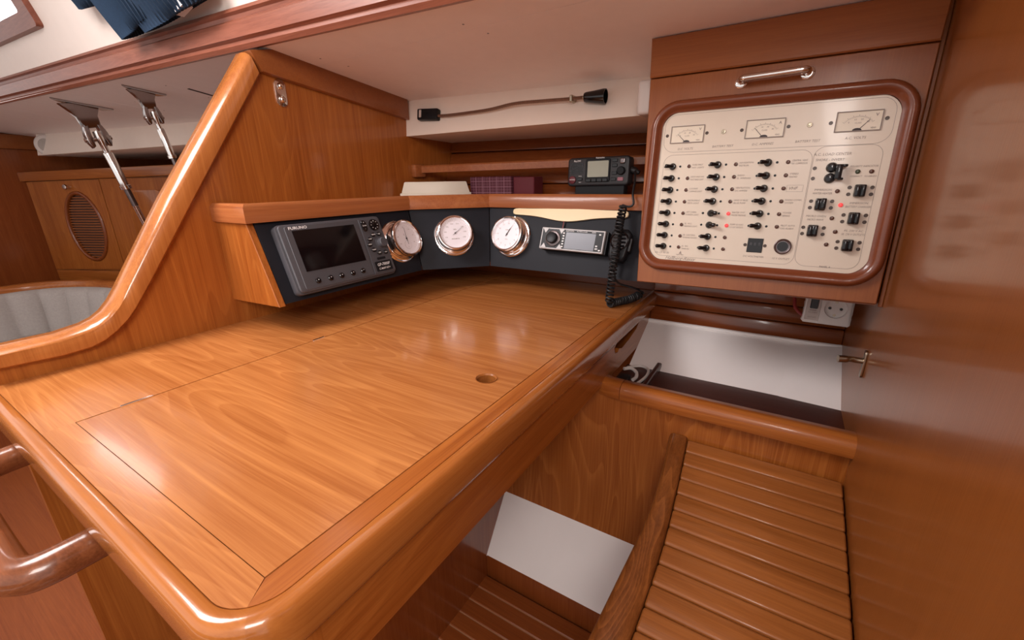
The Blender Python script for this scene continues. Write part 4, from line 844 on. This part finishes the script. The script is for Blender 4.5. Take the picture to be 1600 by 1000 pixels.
mb = MB(); mb.text('12-230V', 0.0045, 0.017, 0.022, 0.0064); mb.text('OUTLET', 0.0040, 0.017, 0.012, 0.0064); slab(mb, [(0.011, 0.0260), (0.0225, 0.0260), (0.0225, 0.0275), (0.011, 0.0275)], 0.006, 0.0063)
part('lettering', mb, 'print_grey', ou, local=True, kind='stuff')
wr = part('red_cable', MB().tube(smooth_path([(1.14, -0.02, 0.852), (1.115, -0.045, 0.80), (1.10, -0.052, 0.775), (1.085, -0.075, 0.760), (1.085, -0.105, 0.756), (1.080, -0.118, 0.768)], 6), 0.0035, 8), 'wire_red')
tag(wr, 'dark red cable looping behind the white power outlet', 'cable')
# ------------------------------------------------------------------ ledge beside the seat
le = thing('seat_ledge', 'dark shelf with a rounded teak nosing beside the seat', 'shelf', (0.9, 0.05, 0.585))
part('board', MB().box(0.825, 1.01, AW, 0.285, 0.585, 0.600), 'dark_shelf', le)
npf = [(0.798, 0.614), (0.800, 0.608), (0.812, 0.606), (0.836, 0.606), (0.838, 0.636), (0.834, 0.641), (0.812, 0.642), (0.803, 0.638), (0.798, 0.630)]
part('nosing', MB().sweep([[(px, yy, pz) for px, pz in npf] for yy in (AW, 0.02, 0.237)]), 'teak_nose', le, smooth=60); le.children[-1].data.materials[0] = MATS['teak_Y']
part('nosing_end', MB().sweep([[(px+dx, yy, pz) for px, pz in npf] for yy, dx in ((0.238, 0), (0.262, 0.002), (0.285, 0.008))]), 'teak_Y', le, smooth=60)
part('divider', MB().box(0.838, 1.022, 0.203, 0.214, 0.598, 0.616, bevel=0.002, seg=1), 'dark_shelf', le)
part('recess_pull', MB().lathe([(0.013, 0.0), (0.013, 0.0012), (0.010, 0.0014), (0.009, 0.0004), (0, 0.0004)], o=(0.885, -0.118, 0.600), seg=20), 'black_gloss', le)
wc = part('white_cable', MB().tube(smooth_path([(0.975, 0.275, 0.606), (1.000, 0.250, 0.606), (0.990, 0.228, 0.606), (0.955, 0.221, 0.606), (0.915, 0.226, 0.605), (0.880, 0.236, 0.604), (0.855, 0.246, 0.604)], 7), 0.0034, 8), 'wire_white')
tag(wc, 'white cable curving over the dark shelf divider beside the table', 'cable')
wc2 = part('cable_plug', MB().tube(smooth_path([(0.950, 0.276, 0.612), (0.962, 0.262, 0.612), (0.952, 0.246, 0.609), (0.932, 0.240, 0.606), (0.915, 0.243, 0.605)], 5), 0.0042, 8), 'wire_white')
tag(wc2, 'short white cable end lying on the dark shelf under the table', 'cable')
wc3 = part('adapter', MB().box(0.895, 0.930, 0.252, 0.276, 0.6, 0.611, bevel=0.003), 'black_rubber')
tag(wc3, 'small black adapter on the dark shelf next to the white cables', 'adapter')
# hook on aft bulkhead
hk = thing('turn_latch', 'small brass turn latch on the aft bulkhead', 'latch', M=frame((0.895, AW, 0.745), (-1, 0, 0), (0, 0, 1)))
part('plate', slab(MB(), rrect(-0.007, 0.007, -0.028, 0.022, 0.006, 4), 0, 0.004, bevel=0.001), 'brass_old', hk, local=True)
part('knob', MB().tube(smooth_path([(0, 0.002, 0.002), (0.0, 0.002, 0.014), (0.003, 0.003, 0.022), (0.010, 0.004, 0.030), (0.013, 0.004, 0.040)], 5), [0.0052]*14+[0.0062]*7, 10), 'brass_old', hk, local=True, smooth=60)
# ================================================================== SLATTED SEAT
se = thing('slatted_seat', 'slatted teak navigator seat with a grained front board', 'seat', (0.55, 0.0, 0.02))
def seat_z(x_): return 0.548-0.2*(0.8-x_)
def tab(x_, T_):
    for (xa, a), (xb, b) in zip(T_, T_[1:]):
        if x_ >= xb or (xb, b) == T_[-1]: t = (xa-x_)/(xa-xb); return lerp(a, b, t)
def yin(x_): return tab(x_, [(0.82, 0.0985), (0.74, 0.0925), (0.66, 0.0875), (0.60, 0.0848), (0.557, 0.0840), (0.48, 0.0855), (0.34, 0.0915)])
def yout(x_): return tab(x_, [(0.82, 0.1330), (0.74, 0.1255), (0.68, 0.1215), (0.63, 0.1205), (0.58, 0.1225), (0.506, 0.1290), (0.397, 0.1385), (0.34, 0.1425)])
x = 0.8155
while x > 0.36:
    x0, x1 = x-0.0325, x
    ya0, ya1 = yin(x0), yin(x1)
    th = 0.016
    part('slat', MB().hexa([(x0, AW+0.002, seat_z(x0)-th), (x1, AW+0.002, seat_z(x1)-th), (x1, ya1-0.001, seat_z(x1)-th), (x0, ya0-0.001, seat_z(x0)-th), (x0, AW+0.002, seat_z(x0)), (x1, AW+0.002, seat_z(x1)), (x1, ya1-0.001, seat_z(x1)), (x0, ya0-0.001, seat_z(x0))], bevel=0.0042, seg=3), 'seat_teak', se, smooth=60)
    x -= 0.0343
xs = [0.818-i*0.0229 for i in range(22)]
mb = MB(); rings = []
for xx in xs:
    z_ = seat_z(xx)+0.003; a, b = yin(xx), yout(xx)
    rings.append([(xx, a, z_-0.045), (xx, a, z_-0.003), (xx, a+0.003, z_), (xx, b-0.008, z_), (xx, b-0.002, z_-0.003), (xx, b, z_-0.010), (xx, b-0.004, z_-0.045)])
part('front_board', mb.sweep(rings), 'seat_edge', se, smooth=60)
part('seat_box', MB().hexa([(0.34, AW+0.002, 0.022), (0.72, AW+0.002, 0.022), (0.72, 0.075, 0.022), (0.34, 0.075, 0.022), (0.34, AW+0.002, seat_z(0.34)-0.018), (0.819, AW+0.002, seat_z(0.819)-0.018), (0.819, 0.08, seat_z(0.819)-0.018), (0.34, 0.08, seat_z(0.34)-0.018)]), 'footwell_wood', se)
# ================================================================== SALOON OBJECTS
c0, c1 = V(0.690, 3.585, 1.13), V(1.22, 2.266, 1.165)
du = (c1-V(c0.x, c0.y, c1.z)); du.z = 0; du.normalize()
SC = frame((c0.x, c0.y, 0.0), du, (0, 0, 1))   # x along cabinet, y up, z out of face
sc_ = thing('saloon_cabinet', 'saloon wall cabinet with an oval louvred door beyond the bulkhead', 'cabinet', M=SC)
part('carcass', MB().box(0.0, 1.3, 0.5, 1.12, -0.10, -0.017), 'teak_Y', sc_, local=True)
part('top_rail', MB().hexa([(-0.02, 1.083, -0.02), (1.35, 1.108, -0.02), (1.35, 1.108, 0.014), (-0.02, 1.083, 0.014), (-0.02, 1.131, -0.02), (1.35, 1.160, -0.02), (1.35, 1.160, 0.014), (-0.02, 1.131, 0.014)], bevel=0.003), 'teak_X', sc_, local=True)
part('lower_rail', MB().box(0.0, 1.3, 0.53, 0.592, -0.02, 0.0, bevel=0.002), 'teak_X', sc_, local=True)
OX, OY, OW, OH = 0.315, 0.838, 0.112, 0.178
oval = [(OX+OW*math.cos(2*PI*i/40), OY+OH*math.sin(2*PI*i/40)) for i in range(40)]
od = part('door', slab(MB(), [(0.0, 0.594), (0.488, 0.605), (0.488, 1.088), (0.0, 1.080)], -0.018, 0.0, holes=[oval]), 'teak_Y', sc_, local=True)
mb = MB(); rings = []
for i in range(40):
    c, s_ = math.cos(2*PI*i/40), math.sin(2*PI*i/40)
    rings.append([(OX+(OW+a)*c, OY+(OH+a)*s_, z) for a, z in ((-0.004, -0.01), (-0.006, 0.003), (-0.001, 0.008), (0.008, 0.008), (0.014, 0.004), (0.015, -0.001))])
part('oval_rim', mb.sweep(rings, closed_path=True), 'mahogany_Y', od, local=True, smooth=60)
part('louvre_backing', slab(MB(), oval, -0.017, -0.014), 'louver_dark', od, local=True)
for k in range(25):
    yy = OY-OH+0.009+k*0.0140; hw = OW*math.sqrt(max(0.0, 1-((yy-OY)/OH)**2))-0.002
    if hw > 0.01: part('louvre', MB().hexa([(OX-hw, yy, -0.014), (OX+hw, yy, -0.014), (OX+hw, yy+0.0020, -0.003), (OX-hw, yy+0.0020, -0.003), (OX-hw, yy+0.0060, -0.014), (OX+hw, yy+0.0060, -0.014), (OX+hw, yy+0.0080, -0.003), (OX-hw, yy+0.0080, -0.003)]), 'cabinet_X', od, local=True)
part('knob', MB().lathe([(0.010, 0), (0.009, 0.008), (0.014, 0.016), (0.013, 0.022), (0, 0.025)], o=(0.278, 1.052, 0), seg=18), 'chrome', od, local=True)
d2 = part('door', MB().box(0.492, 1.10, 0.605, 1.092, -0.018, 0.0, bevel=0.001, seg=1), 'teak_Y', sc_, local=True)
inn = rrect(0.64, 0.885, 0.68, 1.032, 0.05, 6)
part('raised_panel', slab(MB(), inn, -0.001, 0.006, bevel=0.004), 'teak_Y', d2, local=True)
# settee back: rail and channelled cushion, curved corner
bp = smooth_path([(-0.35, 3.12, 0), (0.10, 3.13, 0), (0.36, 3.12, 0), (0.50, 3.10, 0), (0.60, 3.03, 0), (0.68, 2.90, 0), (0.73, 2.74, 0), (0.78, 2.50, 0), (0.86, 2.0, 0), (0.95, 1.3, 0)], 12)
sf = thing('settee', 'grey upholstered corner settee with a wood capping rail', 'settee', (0.4, 2.6, 0.02))
mb = MB(); rings = []; cr = []
for i, p in enumerate(bp):
    t = (bp[min(i+1, len(bp)-1)]-bp[max(i-1, 0)]).normalized(); n = V(t.y, -t.x, 0)   # towards saloon centre
    if n.y > 0 and n.x > 0: n = -n
    rings.append([p+n*a+V(0, 0, z) for a, z in ((0.022, 0.565), (0.026, 0.585), (0.018, 0.602), (-0.012, 0.606), (-0.022, 0.60), (-0.022, 0.565))])
    cr.append((p, n))
part('capping_rail', mb.sweep(rings), 'teak_X', sf, smooth=60)
mb = MB(); rows = []; ln = 0
for i, (p, n) in enumerate(cr):
    if i: ln += (p-cr[i-1][0]).length
    ch = abs(math.sin(PI*ln/0.125)); puff = 0.045+0.030*ch**0.35
    rows.append([p+n*(puff*f+o_)+V(0, 0, z) for f, o_, z in ((0.3, 0, 0.575), (0.7, 0, 0.573), (0.95, 0, 0.555), (1, 0.005, 0.50), (1, 0.02, 0.40), (0.9, 0.03, 0.34), (0, 0.0, 0.34))])
part('back_cushion', mb.sweep(rows), 'cushion', sf, smooth=70)
part('seat_base', slab(MB(), [(p.x+n.x*0.02, p.y+n.y*0.02) for p, n in cr[6::6]]+[(0.72, 1.10), (0.36, 1.10), (0.36, 2.55), (-0.2, 2.60)], 0.022, 0.30), 'mahogany_Z', sf)
part('seat_cushion', slab(MB(), [(p.x+n.x*0.06, p.y+n.y*0.06) for p, n in cr[6::6]]+[(0.70, 1.12), (0.34, 1.12), (0.34, 2.5), (-0.2, 2.56)], 0.30, 0.37, bevel=0.012), 'cushion', sf)
# chainplate tie rods
def tie_rod(label, top, bot, s, sgn):
    top, bot = V(*top), V(*bot); t = thing('shroud_tie_rod', label, 'tie rod', top, group=None)
    d = (bot-top).normalized(); L_ = (bot-top).length; side = V(1, 0, 0)-d*d.x; side.normalize(); dep = d.cross(side)
    P_ = lambda a, b, c: top+side*a+dep*b+d*c
    zt = ceil_z(top.x)
    pl_ = [(top.x-0.078*s, top.y-0.015*s), (top.x+0.085*s, top.y-0.026*s), (top.x+0.07*s, top.y+0.03*s), (top.x-0.04*s, top.y+0.026*s)]
    part('deck_plate', MB().prism(pl_, lambda x, y: (x, y, ceil_z(x)-0.006), lambda x, y: (x, y, ceil_z(x)+0.001), bevel=0.0015, seg=1), 'steel', t)
    cast = [(a_*s, c_*s) for a_, c_ in ((-0.060, -0.006), (0.065, 0.0), (0.036, 0.022), (0.024, 0.042), (0.022, 0.060), (0.026, 0.080), (-0.026, 0.080), (-0.022, 0.060), (-0.024, 0.040), (-0.040, 0.020))]
    part('casting', MB().prism(cast, lambda a, c: P_(a, -0.013*s, c), lambda a, c: P_(a, 0.013*s, c), bevel=0.005*s, seg=2), 'steel', t)
    for k in (-1, 1):
        prong = [(k*a_*s, c_*s) for a_, c_ in ((0.012, 0.070), (0.027, 0.074), (0.034, 0.100), (0.035, 0.128), (0.028, 0.146), (0.019, 0.140), (0.017, 0.110))]
        part('fork_prong', MB().prism(prong, lambda a, c: P_(a, -0.014*s, c), lambda a, c: P_(a, 0.014*s, c), bevel=0.003*s, seg=2), 'steel', t)
    part('clevis_pin', MB().lathe([(0.008*s, -0.040*s), (0.008*s, 0.040*s)], o=P_(0, 0, 0.118*s), ax=side, seg=14), 'chrome', t)
    part('toggle_eye', MB().lathe([(0.013*s, 0.092*s), (0.015*s, 0.115*s), (0.011*s, 0.135*s), (0.010*s, 0.165*s)], o=top+side*0.006*s, ax=d, seg=16), 'chrome', t)
    part('turnbuckle_body', MB().lathe([(0.012*s, 0.165*s), (0.015*s, 0.170*s), (0.015*s, 0.285*s), (0.019*s, 0.287*s), (0.019*s, 0.300*s), (0.012*s, 0.302*s)], o=top+side*0.006*s, ax=d, seg=18), 'chrome', t)
    part('threaded_end', MB().lathe([(0.0105*s, 0.30*s), (0.0105*s, 0.365*s)], o=top+side*0.006*s, ax=d, seg=14), 'dark_steel', t)
    part('rod', MB().lathe([(0.0095*s, 0.36*s), (0.0095*s, L_)], o=top+side*0.006*s, ax=d, seg=14), 'chrome', t)
tie_rod('heavier steel shroud tie rod in front of the oval louvred cabinet', (0.623, 2.20, 1.334), (0.752, 2.2, 0.70), 1.0, 1)
tie_rod('slimmer steel shroud tie rod close beside the sloping bulkhead trim', (0.646, 1.73, 1.331), (0.733, 1.73, 0.84), 0.66, 1)
# round speaker at the end of the saloon fascia
spk = thing('round_speaker', 'round cream speaker at the far end of the saloon fascia', 'speaker', M=frame((0.772, 3.36, 1.262), (0.72, -0.69, 0), (0, 0, 1)))
part('housing', MB().lathe([(0.052, -0.03), (0.052, 0.010), (0.046, 0.016), (0.040, 0.014)], seg=32), 'grey_plastic', spk, local=True)
part('grille', MB().lathe([(0.041, 0.006), (0.041, 0.012), (0.025, 0.016), (0, 0.017)], seg=28), 'speaker_mesh', spk, local=True)
# ------------------------------------------------------------------ blue knitted garment
kn = thing('blue_knitwear', 'dark blue ribbed knitwear hanging down in front of the cabin side', 'garment', (0.50, 1.33, 1.40))
def sleeve(name, a0, a1, w0, w1, wd, thick, ribs, out, curl=0.0):
    """flattened ribbed tube from a0 (top) to a1 (cuff), wide along wd"""
    a0, a1, wd = V(*a0), V(*a1), V(*wd).normalized(); k_ = (1.79-a0.z)/(a0.z-a1.z); a0 = a0+(a0-a1)*k_; w0 = w0+(w0-w1)*k_*0.5; d = (a1-a0).normalized(); nrm = d.cross(wd).normalized(); wd = nrm.cross(d)
    n, seg = 18, ribs*5; rings = []
    for i in range(n+1):
        t = i/n; p = a0.lerp(a1, t)+nrm*curl*math.sin(t*PI); w = lerp(w0, w1, t); r = []
        for k in range(seg):
            a = 2*PI*k/seg; rib = 1+0.04*math.sin(ribs*a)*(1 if t > 0.25 else 0.5)
            wob = 0.006*math.sin(5*t+3*a)
            r.append(p+wd*(w/2*math.cos(a)*rib)+nrm*((thick/2)*math.sin(a)*(1+0.16*math.sin(ribs*a))+wob))
        rings.append(r)
    e = rings[-1]; c = a1
    rings.append([c+(q-c)*0.82+d*0.002 for q in e]); rings.append([c+(q-c)*0.75-d*0.03 for q in e])
    return part(name, MB().sweep(rings), 'knit_blue', kn, smooth=70)
wdir = (0.07, -1.0, 0.02)
sleeve('sleeve', (0.44, 1.36, 1.66), (0.535, 1.335, 1.405), 0.34, 0.20, (0.05, -1.0, 0.05), 0.05, 48, -1, 0.012)
sleeve('cuff', (0.43, 1.20, 1.62), (0.545, 1.185, 1.405), 0.26, 0.245, (0.10, -1.0, 0.16), 0.045, 50, -1, 0.01)
sleeve('hem', (0.43, 1.52, 1.64), (0.515, 1.535, 1.478), 0.16, 0.10, (0.05, -1, 0.02), 0.04, 24, -1, 0.01)
part('care_tag', MB().hexa([(0.528, 1.170, 1.398), (0.548, 1.170, 1.398), (0.545, 1.118, 1.405), (0.525, 1.118, 1.405), (0.524, 1.168, 1.412), (0.544, 1.168, 1.412), (0.541, 1.120, 1.417), (0.521, 1.120, 1.417)]), 'knit_tag', kn)
